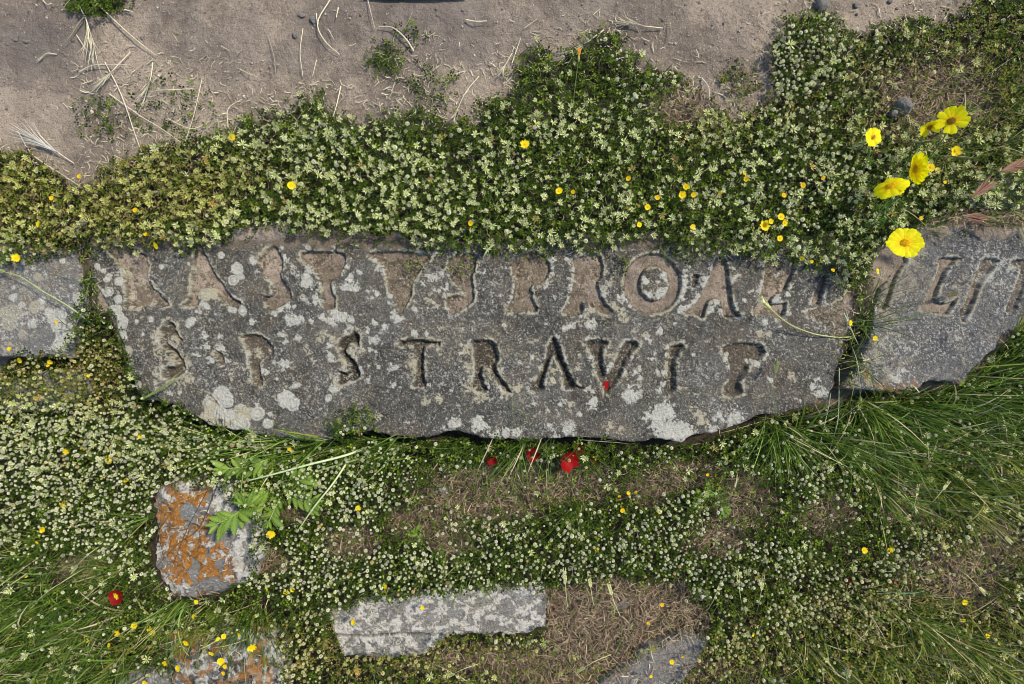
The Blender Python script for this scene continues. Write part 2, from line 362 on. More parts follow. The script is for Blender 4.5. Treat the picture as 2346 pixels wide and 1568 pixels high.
for P, v in (([(1880, 935), (2100, 905), (2230, 870), (2346, 745), (2960, 560), (2960, 1250), (2346, 1180), (2080, 1170), (1900, 1060), (1740, 1010), (1700, 985)], 1.0),
             ([(1990, 1300), (2150, 1360), (2960, 1300), (2960, 2080), (1500, 2080), (1700, 1500)], .75), ([(-620, 1230), (150, 1260), (330, 1400), (360, 1480), (340, 1568), (200, 2080), (-620, 2080)], .9),
             ([(470, 985), (760, 1010), (1000, 1015), (1000, 1060), (760, 1075), (560, 1080), (430, 1060)], .7), ([(330, 1370), (620, 1370), (650, 1480), (520, 1455), (380, 1440)], 1.0),
             ([(60, 1120), (330, 1150), (340, 1380), (100, 1300)], .5), ([(2000, 250), (2346, 150), (2960, 100), (2960, 480), (2200, 470), (1950, 400)], .45), ([(150, 600), (215, 600), (240, 900), (160, 900)], .2),
             ([(1100, 1015), (1650, 1015), (1640, 1050), (1100, 1060)], .45)):
    GR = np.maximum(GR, v*pm(P, 22))
GR = np.maximum(GR, .16*lo); GR = np.maximum(GR, .10*up); GR = GR*np.clip(CL0*1.3, 0, 1)
for P in (RK_OR, RK_OR2, SL_PALE, SL_LR): GR = GR*(1-sst(0, 10, psdf(P, gx, gy)))
YEL = np.clip(.9*el(150, 470, 330, 120, .6)+.6*el(330, 400, 300, 90, .6)+.8*el(60, 860, 180, 70, .5)+.75*el(215, 850, 70, 90, .4)+.8*el(1100, 1520, 450, 60, .5)+.8*el(2200, 1450, 420, 160, .6)+.6*el(2200, 200, 300, 200, .6)
              + .5*el(1650, 240, 120, 90, .5)+.55*el(2250, 1150, 260, 120, .6)+.7*el(1600, 1510, 150, 70)+.5*el(620, 1480, 400, 60, .5), 0, 1)
def samp(R, ax, ay):
    fx = np.clip((ax-XA0)/ST, 0, R.shape[1]-1.001); fy = np.clip((ay-YA0)/ST, 0, R.shape[0]-1.001)
    i = fx.astype(int); j = fy.astype(int); u = fx-i; v = fy-j
    return R[j, i]*(1-u)*(1-v)+R[j, i+1]*u*(1-v)+R[j+1, i]*(1-u)*v+R[j+1, i+1]*u*v

# ---------------------------------------------------------------- ground
def gz(ax, ay):
    """height of the ground under a spot of the picture"""
    up_ = .010+.010*(fbm(ax, ay, 1/260., 3, 3)-.5)+.012*sst(300, 0, ay)
    edge = 548+26*(fbm(ax, ay, 1/55., 3, 11)-.5)*2
    t = sst(edge-22, edge+14, ay)
    z = up_*(1-t)+(-.014)*t
    t2 = sst(690, 900, ay); z = z*(1-t2)+(-.085)*t2
    tR = sst(2195, 2260, ax)*sst(380, 350, ay)*0
    z = z+.006*(fbm(ax, ay, 1/35., 4, 21)-.5)+.0025*(fbm(ax, ay, 1/9., 3, 31)-.5)
    return z
def axis(a0, a1, st):
    mid = np.arange(a0, a1+.1, st); g = []; d = st; p = 0
    while p < 26000: d *= 1.35; p += d; g.append(p)
    return np.concatenate([a0-np.array(g[::-1]), mid, a1+np.array(g)])
ax_, ay_ = np.meshgrid(axis(-160, 2500, 4.0), axis(-160, 1730, 4.0))
zz = gz(ax_, ay_); s = KA*(H-zz)/H
V = np.stack([(ax_-CX)*s, (CY-ay_)*s, zz], -1).reshape(-1, 3)
r_, c_ = ax_.shape; idx = np.arange(r_*c_).reshape(r_, c_)
F = np.stack([idx[:-1, :-1].ravel(), idx[1:, :-1].ravel(), idx[1:, 1:].ravel(), idx[:-1, 1:].ravel()], 1)
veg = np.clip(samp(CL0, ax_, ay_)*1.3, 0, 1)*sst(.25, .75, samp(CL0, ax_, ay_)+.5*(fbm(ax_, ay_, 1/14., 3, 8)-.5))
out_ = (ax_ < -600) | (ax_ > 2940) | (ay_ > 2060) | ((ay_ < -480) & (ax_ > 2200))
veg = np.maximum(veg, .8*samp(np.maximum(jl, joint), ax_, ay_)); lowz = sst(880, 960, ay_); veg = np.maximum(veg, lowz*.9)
mt_ = np.clip(samp(DR, ax_, ay_), 0, 1)
dk_ = np.clip(1-np.sqrt(((ax_-60)/190)**2+((ay_-90)/120)**2), 0, 1)*.7+np.clip(1-np.sqrt(((ax_-960)/330)**2+((ay_-70)/110)**2), 0, 1)*.75
dk_ = np.clip(dk_+.45*sst(.5, .68, fbm(ax_, ay_, 1/120., 4, 61))*(ay_ < 300), 0, 1)
m1 = np.stack([veg, mt_*.9, dk_, np.ones_like(veg)], -1).reshape(-1, 4)
g_ob = link('ground', mesh_np('ground', V, F, M_ground, {'m1': m1})); tag(g_ob, kind='structure')

# ---------------------------------------------------------------- carved letters (outlines read off enlarged details)
a_, b_, c3, d_, e_, f_ = (200, 560), (600, 560), (900, 560), (1200, 580), (1600, 580), (2100, 580); S5 = 5.865; S3 = 3.3525
LET = []  # (outline, depth m, wall m, dirt, dark, hole)
def let(o, s, pts, depth=.010, wall=.006, dirt=1, dark=0, hole=None, sm=1):
    LET.append((smoothpoly(crop(o, s, pts), sm), depth, wall, dirt, dark, None if hole is None else smoothpoly(crop(o, s, hole), 2)))
let(a_, S5, [(340, 245), (700, 240), (880, 360), (945, 500), (930, 640), (960, 760), (1080, 900), (1285, 1080), (1150, 1115), (1060, 1065), (1000, 1030), (900, 1140), (590, 1110), (650, 1000), (600, 820), (560, 620), (480, 450), (400, 350)])
let(a_, S5, [(1590, 170), (1700, 200), (1770, 400), (1900, 640), (2100, 900), (2190, 1010), (2320, 1050), (2200, 1110), (2050, 1090), (1960, 980), (1880, 850), (1710, 840), (1650, 930), (1690, 1100), (1560, 1100), (1410, 1095), (1530, 1020), (1570, 840), (1560, 700), (1590, 560), (1600, 350)], .012)
let(b_, S5, [(340, 250), (430, 230), (490, 330), (545, 540), (500, 585), (480, 610), (500, 690), (600, 820), (665, 940), (640, 1020), (500, 1110), (305, 1200), (290, 1060), (240, 940), (350, 960), (400, 880), (340, 740), (220, 640), (150, 520), (180, 430), (240, 340)], .012)
let(b_, S5, [(790, 310), (1400, 315), (1450, 420), (1380, 600), (1330, 690), (1210, 730), (1230, 850), (1285, 1040), (1265, 1150), (1090, 1145), (1090, 900), (1070, 720), (1000, 640), (910, 520), (780, 440)], .012)
let(c3, S5, [(10, 320), (400, 310), (700, 330), (870, 350), (900, 440), (790, 480), (740, 600), (640, 740), (615, 850), (620, 930), (540, 1090), (470, 1225), (400, 1120), (320, 960), (265, 800), (230, 600), (150, 480), (10, 400)], .010)
let(c3, S5, [(1180, 400), (1400, 330), (1545, 350), (1530, 600), (1475, 650), (1500, 800), (1525, 1020), (1380, 1130), (1185, 1250), (1130, 1120), (1120, 960), (1210, 950), (1320, 950), (1340, 880), (1190, 740), (1120, 600), (1140, 500)], .011)
let(d_, S5, [(300, 320), (500, 200), (700, 200), (820, 320), (855, 450), (790, 600), (680, 680), (560, 690), (580, 820), (655, 1010), (640, 1080), (520, 1060), (280, 1060), (195, 1050), (290, 900), (330, 760), (340, 600), (300, 480)], .011)
let(d_, S5, [(1150, 300), (1400, 230), (1560, 240), (1610, 400), (1590, 560), (1515, 660), (1570, 800), (1640, 960), (1770, 1070), (1640, 1105), (1450, 1020), (1380, 920), (1290, 930), (1335, 1070), (1200, 1130), (1000, 1090), (1100, 940), (1150, 760), (1190, 640), (1200, 440)], .011)
O_out = [(1594+71*cos(t), 693+75*sin(t)) for t in np.linspace(0, 2*pi, 24, endpoint=False)]
O_in = [(1599+36*cos(t), 691+41*sin(t)) for t in np.linspace(0, 2*pi, 20, endpoint=False)]
LET.append(([(x*2346/2500, y*2346/2500) for x, y in O_out], .013, .009, 1, 0, [(x*2346/2500, y*2346/2500) for x, y in O_in]))
let(e_, S5, [(530, 520), (640, 520), (630, 620), (565, 735), (530, 700)], .010, .005, .2, .6)
let(e_, S5, [(850, 320), (960, 240), (1030, 330), (1050, 560), (1095, 800), (1120, 960), (1180, 1080), (1270, 1120), (1170, 1145), (980, 1135), (965, 1000), (950, 890), (800, 870), (740, 980), (695, 1190), (600, 1110), (400, 1095), (560, 960), (650, 860), (740, 660), (820, 500)], .012)
let(e_, S5, [(1580, 320), (2045, 270), (2030, 430), (1960, 560), (1900, 700), (1870, 790), (1790, 780), (1690, 860), (1640, 950), (1760, 960), (1900, 930), (1850, 1180), (1700, 1140), (1560, 1105), (1370, 1105), (1480, 950), (1500, 840), (1560, 640), (1580, 480)], .011)
let((1900, 580), S3, [(120, 130), (165, 130), (140, 250), (80, 400), (45, 420), (80, 260)], .014, .006, .3, .8)
let((1900, 580), S3, [(370, 300), (415, 320), (380, 430), (350, 540), (320, 565), (268, 560), (300, 460), (340, 350)], .013, .006, .6, .35)
let((1900, 580), S3, [(200, 620), (340, 570), (440, 560), (540, 490), (600, 400), (640, 420), (560, 560), (560, 820), (430, 820), (380, 700), (260, 650)], .004, .008, .8, 0)
let(f_, S5, [(630, 285), (715, 300), (600, 450), (520, 600), (480, 760), (410, 960), (330, 1070), (310, 1000), (400, 760), (440, 600), (530, 440)], .011, .006, .5, .3)
let(f_, S5, [(1130, 275), (1460, 300), (1350, 350), (1230, 520), (1120, 780), (1080, 920), (1250, 950), (1330, 920), (1400, 865), (1345, 1000), (1240, 1130), (1120, 1075), (860, 1060), (950, 920), (1000, 760), (1100, 560), (1140, 400)], .013, .006, .8, .05)
let(f_, S5, [(1740, 300), (2020, 310), (1880, 480), (1760, 640), (1690, 800), (1620, 1000), (1580, 1100), (1480, 1250), (1420, 1080), (1500, 960), (1560, 780), (1640, 560), (1720, 420)], .011, .007, .7, .1)
let(f_, S5, [(2180, 320), (2500, 320), (2450, 420), (2300, 900), (2220, 1090), (2060, 1060), (2150, 900), (2280, 560), (2330, 430), (2150, 400)], .008, .006, .5, .1)
g2, h2, i2, j2 = (340, 760), (740, 760), (1120, 780), (1500, 780)
let(g2, S5, [(380, 150), (490, 160), (550, 320), (640, 450), (580, 450), (480, 340), (400, 370), (410, 470), (560, 590), (660, 740), (670, 850), (600, 930), (320, 1000), (320, 780), (540, 800), (500, 690), (400, 580), (300, 500), (260, 370), (300, 250)], .014, .006, .5, .45)
let(g2, S5, [(1060, 575), (1170, 585), (1215, 700), (1195, 790), (1130, 700)], .010, .004, .7, .1)
let(g2, S5, [(1440, 345), (1640, 315), (1800, 375), (1915, 500), (1930, 620), (1850, 705), (1710, 715), (1735, 880), (1800, 1085), (1640, 1080), (1640, 900), (1560, 760), (1560, 560), (1490, 440)], .012, .006, .6, .4)
let(h2, S5, [(730, 265), (805, 340), (810, 550), (740, 460), (650, 460), (605, 560), (650, 640), (760, 750), (825, 880), (800, 970), (650, 1020), (480, 1080), (520, 950), (475, 810), (580, 890), (680, 840), (630, 740), (500, 570), (480, 460), (560, 370), (680, 330)], .016, .007, 0, 1)
let(h2, S5, [(1365, 395), (1965, 410), (1955, 540), (1890, 475), (1760, 490), (1730, 560), (1720, 850), (1780, 1120), (1600, 1085), (1560, 1070), (1620, 950), (1620, 600), (1560, 490), (1370, 510)], .014, .007, 0, .85)
let(i2, S3, [(85, 165), (260, 155), (325, 230), (335, 330), (300, 380), (360, 500), (455, 605), (380, 605), (280, 480), (215, 380), (185, 440), (205, 510), (265, 605), (85, 590), (130, 480), (130, 260)], .015, .008, .2, .75)
let(i2, S3, [(770, 120), (812, 170), (855, 320), (920, 460), (965, 530), (1040, 565), (960, 575), (855, 570), (865, 500), (800, 330), (770, 290), (730, 400), (695, 520), (705, 590), (550, 585), (640, 500), (690, 380), (730, 230)], .016, .008, .2, .8)
let(i2, S3, [(1000, 165), (1225, 165), (1230, 215), (1178, 235), (1190, 380), (1222, 460), (1280, 330), (1354, 180), (1434, 170), (1500, 210), (1400, 290), (1330, 480), (1270, 560), (1210, 630), (1170, 520), (1120, 400), (1080, 270)], .014, .009, .35, .6)
let(j2, S3, [(450, 205), (600, 195), (515, 290), (500, 450), (520, 615), (385, 615), (430, 500), (440, 350), (455, 270)], .014, .008, .4, .55)
let(j2, S3, [(880, 230), (960, 185), (1180, 185), (1255, 240), (1215, 335), (1110, 370), (1095, 430), (1045, 480), (1035, 540), (1065, 625), (895, 635), (895, 560), (940, 480), (940, 370), (890, 300)], .014, .008, .5, .5)

# ---------------------------------------------------------------- lichen patches (x, y, r in enlarged-detail coordinates)
LICH = []; RNDL = [(200, 560), (0, 550)]
def li(o, s, lst, kind=0):
    for X, Y, R in lst:
        (x, y), = crop(o, s, [(X, Y)]); LICH.append((x, y, R/s*2346/2500, kind, o in RNDL))
li(a_, S5, [(300, 600, 38), (370, 680, 48), (215, 530, 45), (235, 575, 30), (350, 720, 48), (525, 745, 66), (370, 900, 76), (190, 850, 62), (275, 895, 40), (520, 1000, 62), (2220, 570, 92), (2170, 730, 75), (2270, 680, 55), (1990, 370, 50),
            (1525, 495, 24), (1345, 350, 25), (1130, 540, 40), (1510, 180, 62), (1380, 220, 50), (1930, 210, 48), (1680, 165, 22), (95, 210, 45), (520, 190, 50), (530, 1140, 52), (440, 1190, 65), (520, 1270, 85),
            (340, 1230, 42), (600, 1360, 62), (985, 1290, 42), (1560, 1330, 62), (1600, 1300, 40), (1520, 1375, 40), (780, 1320, 30), (1750, 1080, 58), (1800, 1110, 42), (1700, 1190, 30), (1640, 1180, 25), (2180, 1160, 45), (2300, 1170, 62), (2190, 980, 25), (2130, 1150, 40)])
li(a_, S5, [(820, 750, 62), (560, 560, 40), (620, 650, 52), (660, 760, 42), (600, 520, 36), (700, 900, 40), (690, 980, 44), (1000, 1060, 55), (1770, 930, 88), (1850, 900, 72), (1720, 880, 50), (1900, 960, 50), (820, 1140, 40), (700, 1130, 36)], 1)
li(b_, S5, [(100, 460, 64), (520, 270, 32), (620, 430, 48), (660, 540, 60), (730, 640, 55), (870, 680, 90), (900, 770, 92), (850, 770, 80), (990, 1000, 78), (830, 1020, 55), (1500, 720, 75), (1550, 830, 75), (1400, 830, 60), (1260, 850, 52), (1640, 630, 54),
            (1780, 900, 62), (1790, 990, 52), (1880, 920, 40), (690, 1115, 28), (590, 1100, 56), (500, 1150, 50), (400, 1200, 52), (1290, 1240, 92), (1400, 1240, 80), (1510, 1300, 52), (650, 1290, 80), (740, 1310, 80), (90, 1325, 36), (1840, 460, 52), (1900, 540, 60), (1960, 600, 45),
            (2050, 960, 42), (2070, 1070, 34), (2110, 1220, 52), (2170, 1290, 58), (2240, 1290, 40), (1850, 1340, 42), (1990, 1400, 52), (880, 250, 52), (1240, 250, 46), (1440, 540, 42), (1380, 640, 42), (560, 450, 36), (550, 400, 30), (150, 620, 38), (1080, 1250, 60), (940, 1300, 70), (1180, 1300, 60)])
li(c3, S5, [(840, 680, 50), (940, 690, 60), (1060, 640, 52), (890, 740, 40), (770, 770, 42), (1110, 840, 60), (1090, 940, 60), (930, 870, 32), (1010, 880, 30), (660, 1150, 45), (650, 920, 28), (970, 350, 55), (730, 290, 30), (780, 320, 28), (1660, 610, 40)])
li(c3, S5, [(820, 1060, 28), (820, 1010, 28), (880, 1010, 28), (940, 1050, 30), (970, 1085, 26), (660, 1040, 30), (1340, 920, 30)], 1)
li(d_, S5, [(870, 310, 48), (850, 530, 42), (860, 430, 28), (790, 680, 50), (1080, 320, 38), (1130, 370, 38), (1175, 450, 36), (1150, 600, 58), (1120, 740, 42), (1850, 860, 58), (1900, 900, 52), (1960, 980, 42), (2200, 620, 50), (2250, 820, 62), (320, 560, 26), (310, 700, 22), (290, 850, 24), (240, 930, 26)])
li(d_, S5, [(1690, 660, 52), (1640, 510, 40), (1610, 760, 40), (1880, 1080, 55), (1410, 1060, 62), (1100, 1270, 58), (1040, 1310, 42), (1240, 1240, 52), (1390, 1150, 62), (1430, 1250, 52), (2060, 1340, 52), (180, 1260, 46), (1760, 980, 62), (1900, 1150, 60), (560, 560, 34), (2200, 1380, 40)], 1)
li(e_, S5, [(110, 540, 62), (140, 600, 50), (110, 790, 85), (60, 830, 60), (30, 650, 40), (420, 470, 42), (430, 560, 42), (430, 640, 42), (830, 380, 50), (800, 440, 40), (720, 590, 52), (690, 680, 48), (590, 840, 52), (470, 990, 52), (380, 1040, 52), (420, 740, 50), (370, 860, 50), (860, 920, 55), (820, 1010, 66),
            (940, 1050, 52), (1130, 430, 36), (1120, 600, 50), (1180, 540, 38), (1550, 390, 46), (1530, 660, 44), (1490, 740, 50), (1760, 530, 42), (1740, 880, 66), (1680, 820, 42), (1900, 820, 42), (1910, 1060, 55), (1950, 690, 36), (1280, 900, 32), (1380, 780, 42), (60, 1370, 46), (270, 1250, 28), (1560, 1220, 42), (1730, 1190, 36), (1790, 1280, 26),
            (2230, 930, 28), (1140, 960, 32), (570, 920, 42), (780, 1070, 40), (1160, 1030, 40)])
li(g2, S5, [(740, 160, 60), (710, 215, 34), (790, 130, 32), (160, 120, 46), (50, 335, 22), (920, 345, 50), (950, 375, 38), (990, 505, 64), (1190, 530, 84), (1245, 600, 52), (1150, 365, 42), (880, 515, 26), (840, 630, 42), (1020, 700, 60), (1250, 710, 60), (1160, 1215, 106), (1230, 1280, 80), (960, 1240, 46), (970, 1300, 52), (1290, 1300, 50),
            (1690, 1340, 42), (1450, 1340, 32), (2130, 1230, 120), (2200, 1310, 90), (2050, 760, 85), (2140, 780, 58), (2050, 330, 70), (2270, 390, 62), (2200, 130, 100), (1830, 880, 40), (1770, 850, 42), (570, 1170, 48), (440, 1180, 50), (1980, 960, 32), (2100, 440, 50), (2250, 1060, 60)])
li(g2, S5, [(240, 300, 60), (220, 400, 62), (250, 500, 62), (280, 600, 66), (330, 690, 62), (430, 640, 60), (470, 700, 60), (260, 800, 60), (250, 900, 66), (280, 1000, 70), (400, 1060, 70), (520, 1060, 70), (640, 1040, 66), (700, 940, 76), (740, 1000, 52), (690, 700, 62), (620, 600, 40), (500, 400, 66), (470, 470, 60), (600, 330, 36), (560, 200, 34), (420, 120, 34), (340, 170, 40), (720, 740, 40), (1590, 980, 52), (1340, 900, 42), (1340, 970, 36), (1560, 600, 36), (1700, 600, 60), (2140, 1080, 50)], 1)
li(h2, S5, [(480, 110, 110), (400, 150, 80), (660, 240, 50), (690, 120, 60), (600, 310, 52), (930, 290, 48), (1010, 420, 84), (960, 560, 40), (1030, 575, 28), (380, 480, 50), (370, 640, 60), (400, 700, 45), (1340, 110, 62), (1390, 130, 40), (1590, 310, 58), (1750, 310, 36), (1160, 230, 40), (1040, 160, 36), (1070, 790, 45), (940, 790, 26), (1270, 830, 62),
            (930, 1000, 70), (450, 1110, 78), (350, 1260, 42), (1290, 1060, 42), (2270, 490, 32), (2260, 610, 32), (2120, 1140, 42)])
li(h2, S5, [(70, 600, 62), (40, 480, 52), (120, 680, 40), (540, 740, 66), (600, 800, 44), (690, 540, 70), (740, 620, 60), (440, 930, 62), (470, 1000, 44), (850, 340, 46), (860, 440, 44), (830, 560, 46), (1940, 1250, 60), (1560, 640, 66), (1540, 760, 60), (1560, 900, 50), (300, 330, 60), (220, 400, 60), (420, 390, 50), (780, 270, 42)], 1)
li(i2, S3, [(15, 215, 18), (595, 315, 18), (365, 50, 25), (880, 70, 30), (930, 45, 30), (1080, 40, 40), (1110, 680, 42), (1060, 570, 30), (1100, 590, 24), (830, 690, 20), (610, 685, 20), (980, 780, 24)])
li(i2, S3, [(80, 250, 40), (60, 380, 40), (70, 500, 40), (60, 580, 30), (520, 530, 34), (480, 570, 30), (210, 640, 26), (150, 650, 26), (760, 500, 34), (780, 430, 30), (960, 390, 26), (1240, 300, 24), (380, 630, 26), (200, 400, 26), (640, 300, 30), (660, 400, 30), (920, 700, 26), (1100, 430, 24)], 1)
li(j2, S3, [(415, 230, 24), (425, 290, 26), (400, 530, 26), (360, 590, 26), (400, 430, 22), (350, 430, 22), (645, 290, 18), (270, 150, 26), (300, 180, 22), (375, 105, 26), (170, 430, 36), (205, 480, 24), (205, 400, 20), (100, 610, 32), (150, 650, 34), (200, 620, 30), (330, 280, 20), (300, 320, 26), (560, 185, 9), (485, 45, 12), (1270, 500, 20), (1230, 25, 18), (760, 370, 12), (810, 660, 12), (930, 310, 32), (1160, 350, 30), (1100, 340, 22)])
z4 = (800, 550); s4 = 2.607
li(z4, s4, [(970, 1270, 55), (940, 1250, 40), (1120, 1330, 46), (1210, 1320, 37), (1050, 1340, 26), (1410, 1278, 18), (1535, 1295, 38), (1450, 1350, 26), (1560, 1345, 22), (2095, 1250, 78), (2160, 1190, 45), (2200, 1330, 86), (2270, 1310, 60), (740, 1285, 20), (240, 1215, 28), (1690, 1140, 40), (1600, 1200, 20), (1930, 1080, 60), (1900, 1100, 40), (820, 1270, 60)])
li(z4, s4, [(1790, 1280, 28), (1870, 1300, 38), (1400, 1180, 20), (310, 1230, 30), (620, 1110, 30), (710, 1110, 26), (960, 1100, 30)], 1)
z3 = (0, 550)
li(z3, s4, [(400, 230, 20), (500, 470, 38), (380, 570, 48), (370, 640, 50), (400, 700, 48), (380, 765, 46), (210, 625, 32), (270, 480, 26), (140, 510, 20), (90, 460, 26), (150, 240, 20), (125, 280, 20), (210, 270, 16), (450, 390, 12), (90, 400, 14), (310, 560, 30), (330, 600, 30), (450, 640, 20),
            (1410, 1080, 56), (1440, 1120, 46), (1400, 1190, 40), (1450, 1210, 42), (1540, 1270, 52), (1640, 1200, 44), (1705, 1265, 34), (1460, 1300, 24), (1820, 1110, 56), (1860, 1140, 45), (1720, 1203, 16), (770, 700, 42), (745, 640, 40), (720, 555, 44), (790, 610, 26), (2090, 1100, 24)])
li(z3, s4, [(230, 520, 42), (100, 560, 50), (60, 620, 52), (30, 560, 40), (150, 700, 30), (1370, 1290, 50), (1330, 1240, 62), (1530, 1190, 52), (1590, 1200, 40), (1350, 1180, 50), (800, 800, 40), (865, 1020, 32), (440, 990, 30), (1330, 1130, 40), (1480, 1250, 60), (240, 330, 26)], 1)
z5 = (1600, 500)
li(z5, s4, [(60, 1320, 56), (30, 1400, 56), (120, 1450, 84), (200, 1490, 66), (40, 1490, 60), (365, 1435, 38), (400, 1340, 44), (520, 1340, 50), (480, 1375, 38), (725, 1115, 18), (1040, 1110, 16), (1020, 1118, 12), (1050, 1190, 42), (1000, 1160, 20), (1075, 1200, 24), (890, 1237, 10), (920, 1250, 12), (1570, 1060, 28), (1530, 1095, 34), (1505, 1105, 22), (240, 955, 15), (30, 810, 22), (1580, 935, 12), (700, 745, 18), (1170, 930, 14)])
li(z5, s4, [(270, 1330, 50), (870, 1100, 28), (300, 1370, 40), (1400, 960, 30), (690, 810, 36), (1310, 860, 60)], 1)
li(z5, s4, [(1200, 1165, 22), (1185, 1185, 16), (1490, 1168, 34), (1450, 1158, 20), (1610, 1165, 40), (1570, 1185, 30), (1350, 1095, 26), (1030, 1250, 12), (1650, 1120, 16)], 2)

# ---------------------------------------------------------------- stone builder: one height field with steep, chipped sides
def stone(name, outline, mat, top=0.0, thick=.15, step=1.6, rnd=.010, und=.004, dome=0.0, letters=False, lich=True, flecks=.5, extra=None, jit=2.0, rough=.0022, seed=0, cmul=1.0):
    P = np.array(outline, float); x0, y0 = P.min(0)-14; x1, y1 = P.max(0)+14
    X, Y = np.meshgrid(np.arange(x0, x1, step), np.arange(y0, y1, step))
    j = (fbm(X, Y, 1/22., 4, 70+seed)-.5)*2*jit*3
    sdp = psdf(P, X, Y)+j; sm = sdp*KA
    Z = top+(fbm(X, Y, 1/150., 3, 80+seed)-.5)*2*und+(fbm(X, Y, 1/26., 4, 81+seed)-.5)*und*.8+(fbm(X, Y, 1/5., 4, 82+seed, .6)-.5)*2*rough
    r = np.clip(1-sm/rnd, 0, 1); Z = Z-rnd*.8*(1-np.sqrt(np.clip(1-r*r, 0, 1)))*np.where(sm > 0, 1, 1)
    if dome: Z = Z+dome*(1-np.clip(1-sm/.09, 0, 1)**2)-dome*.5
    W = np.zeros_like(X); D = W.copy(); K = W.copy(); C2 = W.copy(); O2 = W.copy()
    wx = X+(fbm(X, Y, 1/7., 3, 90)-.5)*7; wy = Y+(fbm(X, Y, 1/7., 3, 95)-.5)*7
    edge = np.full(X.shape, 99.)
    if letters:
        for poly, dep, wall, dirt, dark, hole in LET:
            q = np.array(poly); bx0, by0 = q.min(0)-16; bx1, by1 = q.max(0)+16
            i0, i1 = np.searchsorted(X[0], [bx0, bx1]); j0, j1 = np.searchsorted(Y[:, 0], [by0, by1])
            if i1-i0 < 3 or j1-j0 < 3: continue
            sl = (slice(j0, j1), slice(i0, i1))
            jx = (fbm(X[sl], Y[sl], 1/11., 3, 33)-.5)*5+(fbm(X[sl], Y[sl], 1/3.6, 2, 34)-.5)*3.4
            d = psdf(q, X[sl]+jx, Y[sl]-jx)
            if hole is not None: d = np.minimum(d, -psdf(hole, X[sl]+jx, Y[sl]-jx))
            dm = d*KA; dep = dep*1.3; wall = wall*.8
            if dark > .3 and hole is None:          # V-cut letters
                cut = dep*np.clip(sst(-.002, wall*1.5, dm), 0, 1)
            else: cut = dep*np.clip(sst(-.0025, wall, dm), 0, 1)
            fill = (fbm(X[sl], Y[sl], 1/16., 4, 44)-.35)*.006*dirt*sst(0, .006, dm)
            Z[sl] -= cut-np.maximum(fill, 0)-(fbm(X[sl], Y[sl], 1/4.5, 4, 48, .65)-.5)*.0075*sst(0, .005, dm)
            ins = sst(.0005, .0045, dm+(fbm(X[sl], Y[sl], 1/5., 3, 45)-.5)*.004)
            D[sl] = np.maximum(D[sl], ins*dirt*sst(.10, .35, fbm(X[sl], Y[sl], 1/12., 3, 46)+.25*dirt))
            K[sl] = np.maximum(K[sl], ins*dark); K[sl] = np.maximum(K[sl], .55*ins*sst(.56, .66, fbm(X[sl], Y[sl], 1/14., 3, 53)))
            edge[sl] = np.minimum(edge[sl], np.abs(d+2.2))
            rim = np.exp(-((d+3.2)/3.2)**2)*sst(.40, .50, fbm(X[sl], Y[sl], 1/20., 3, 51))*sst(.36, .46, fbm(X[sl], Y[sl], 1/4.5, 3, 52)); C2[sl] = np.maximum(C2[sl], rim*.95)
    if lich:
        for (cx, cy, rr, k, isr) in LICH:
            if cx < x0-20 or cx > x1+20 or cy < y0-20 or cy > y1+20: continue
            i0, i1 = np.searchsorted(X[0], [cx-rr*1.6-6, cx+rr*1.6+6]); j0, j1 = np.searchsorted(Y[:, 0], [cy-rr*1.6-6, cy+rr*1.6+6])
            if i1-i0 < 2 or j1-j0 < 2: continue
            sl = (slice(j0, j1), slice(i0, i1)); raw = (hash((int(cx), int(cy))) % 100)/100
            a = .35 if isr else (.8+.7*raw)
            rr = rr*(1.0 if isr else .95)
            dd = np.hypot((wx[sl]-cx)*a+(X[sl]-cx)*(1-a), (wy[sl]-cy)*a+(Y[sl]-cy)*(1-a))
            lim = rr*(1+(.25 if isr else 1.15)*(fbm(X[sl], Y[sl], 1/(rr*.5+2.5), 3, 100+int(raw*50))-.5)*2)
            v = 1-sst(-1.1, 1.1, dd-lim)
            ero = fbm(wx[sl], wy[sl], 1/5.5, 4, 120+int(raw*30), .6); th = (.25+.1*raw) if isr else .40+.10*raw+(.04 if rr > 26 else 0)
            v = v*sst(th-.06, th+.06, ero+.22*(1-dd/max(rr, 1))*(k == 0))
            ring = 1-.45*np.exp(-((dd/rr-.62)/.10)**2)*(raw > .4)*(rr > 7)
            T = (W, C2, O2)[k]; T[sl] = np.maximum(T[sl], v*ring*(.96 if k == 0 else .9))
    # small random flecks, denser in loose colonies and along carved edges
    n1 = fbm(wx+(fbm(X, Y, 1/16., 3, 96)-.5)*18, wy, 1/7., 5, 130+seed, .62); n2 = fbm(X, Y, 1/80., 3, 135+seed); 
    colo = sst(.46, .66, n2)
    th = .735-.12*flecks*colo-.05*flecks; th = th-.17*np.exp(-(edge/5.5)**2)*sst(.38, .5, fbm(X, Y, 1/22., 2, 137))
    fl = sst(th, th+.035, n1)*.8
    n3 = fbm(wx, wy, 1/2.6, 3, 143+seed, .65); fl = np.maximum(fl, .75*sst(.655-.05*colo, .70-.05*colo, n3)*flecks*1.6)
    sw = fbm(X, Y, 1/45., 2, 139+seed) > .5
    W = np.maximum(W, np.where(sw, fl, 0)); C2 = np.maximum(C2, np.where(sw, 0, fl))
    if extra is not None:
        W, D, K, C2, O2, Z = extra(X, Y, sdp, W, D, K, C2, O2, Z)
    inside = sm > -.012
    Z = np.where(sm < 0, Z+sm*14*(1+.5*(fbm(X, Y, 1/9., 2, 160)-.5)), Z); Z = np.maximum(Z, top-thick)
    D = np.where(sm < -.001, np.maximum(D, .35), D)
    s = KA*(H-top)/H; Vx = (X-CX)*s; Vy = (CY-Y)*s
    idx = np.arange(X.size).reshape(X.shape)
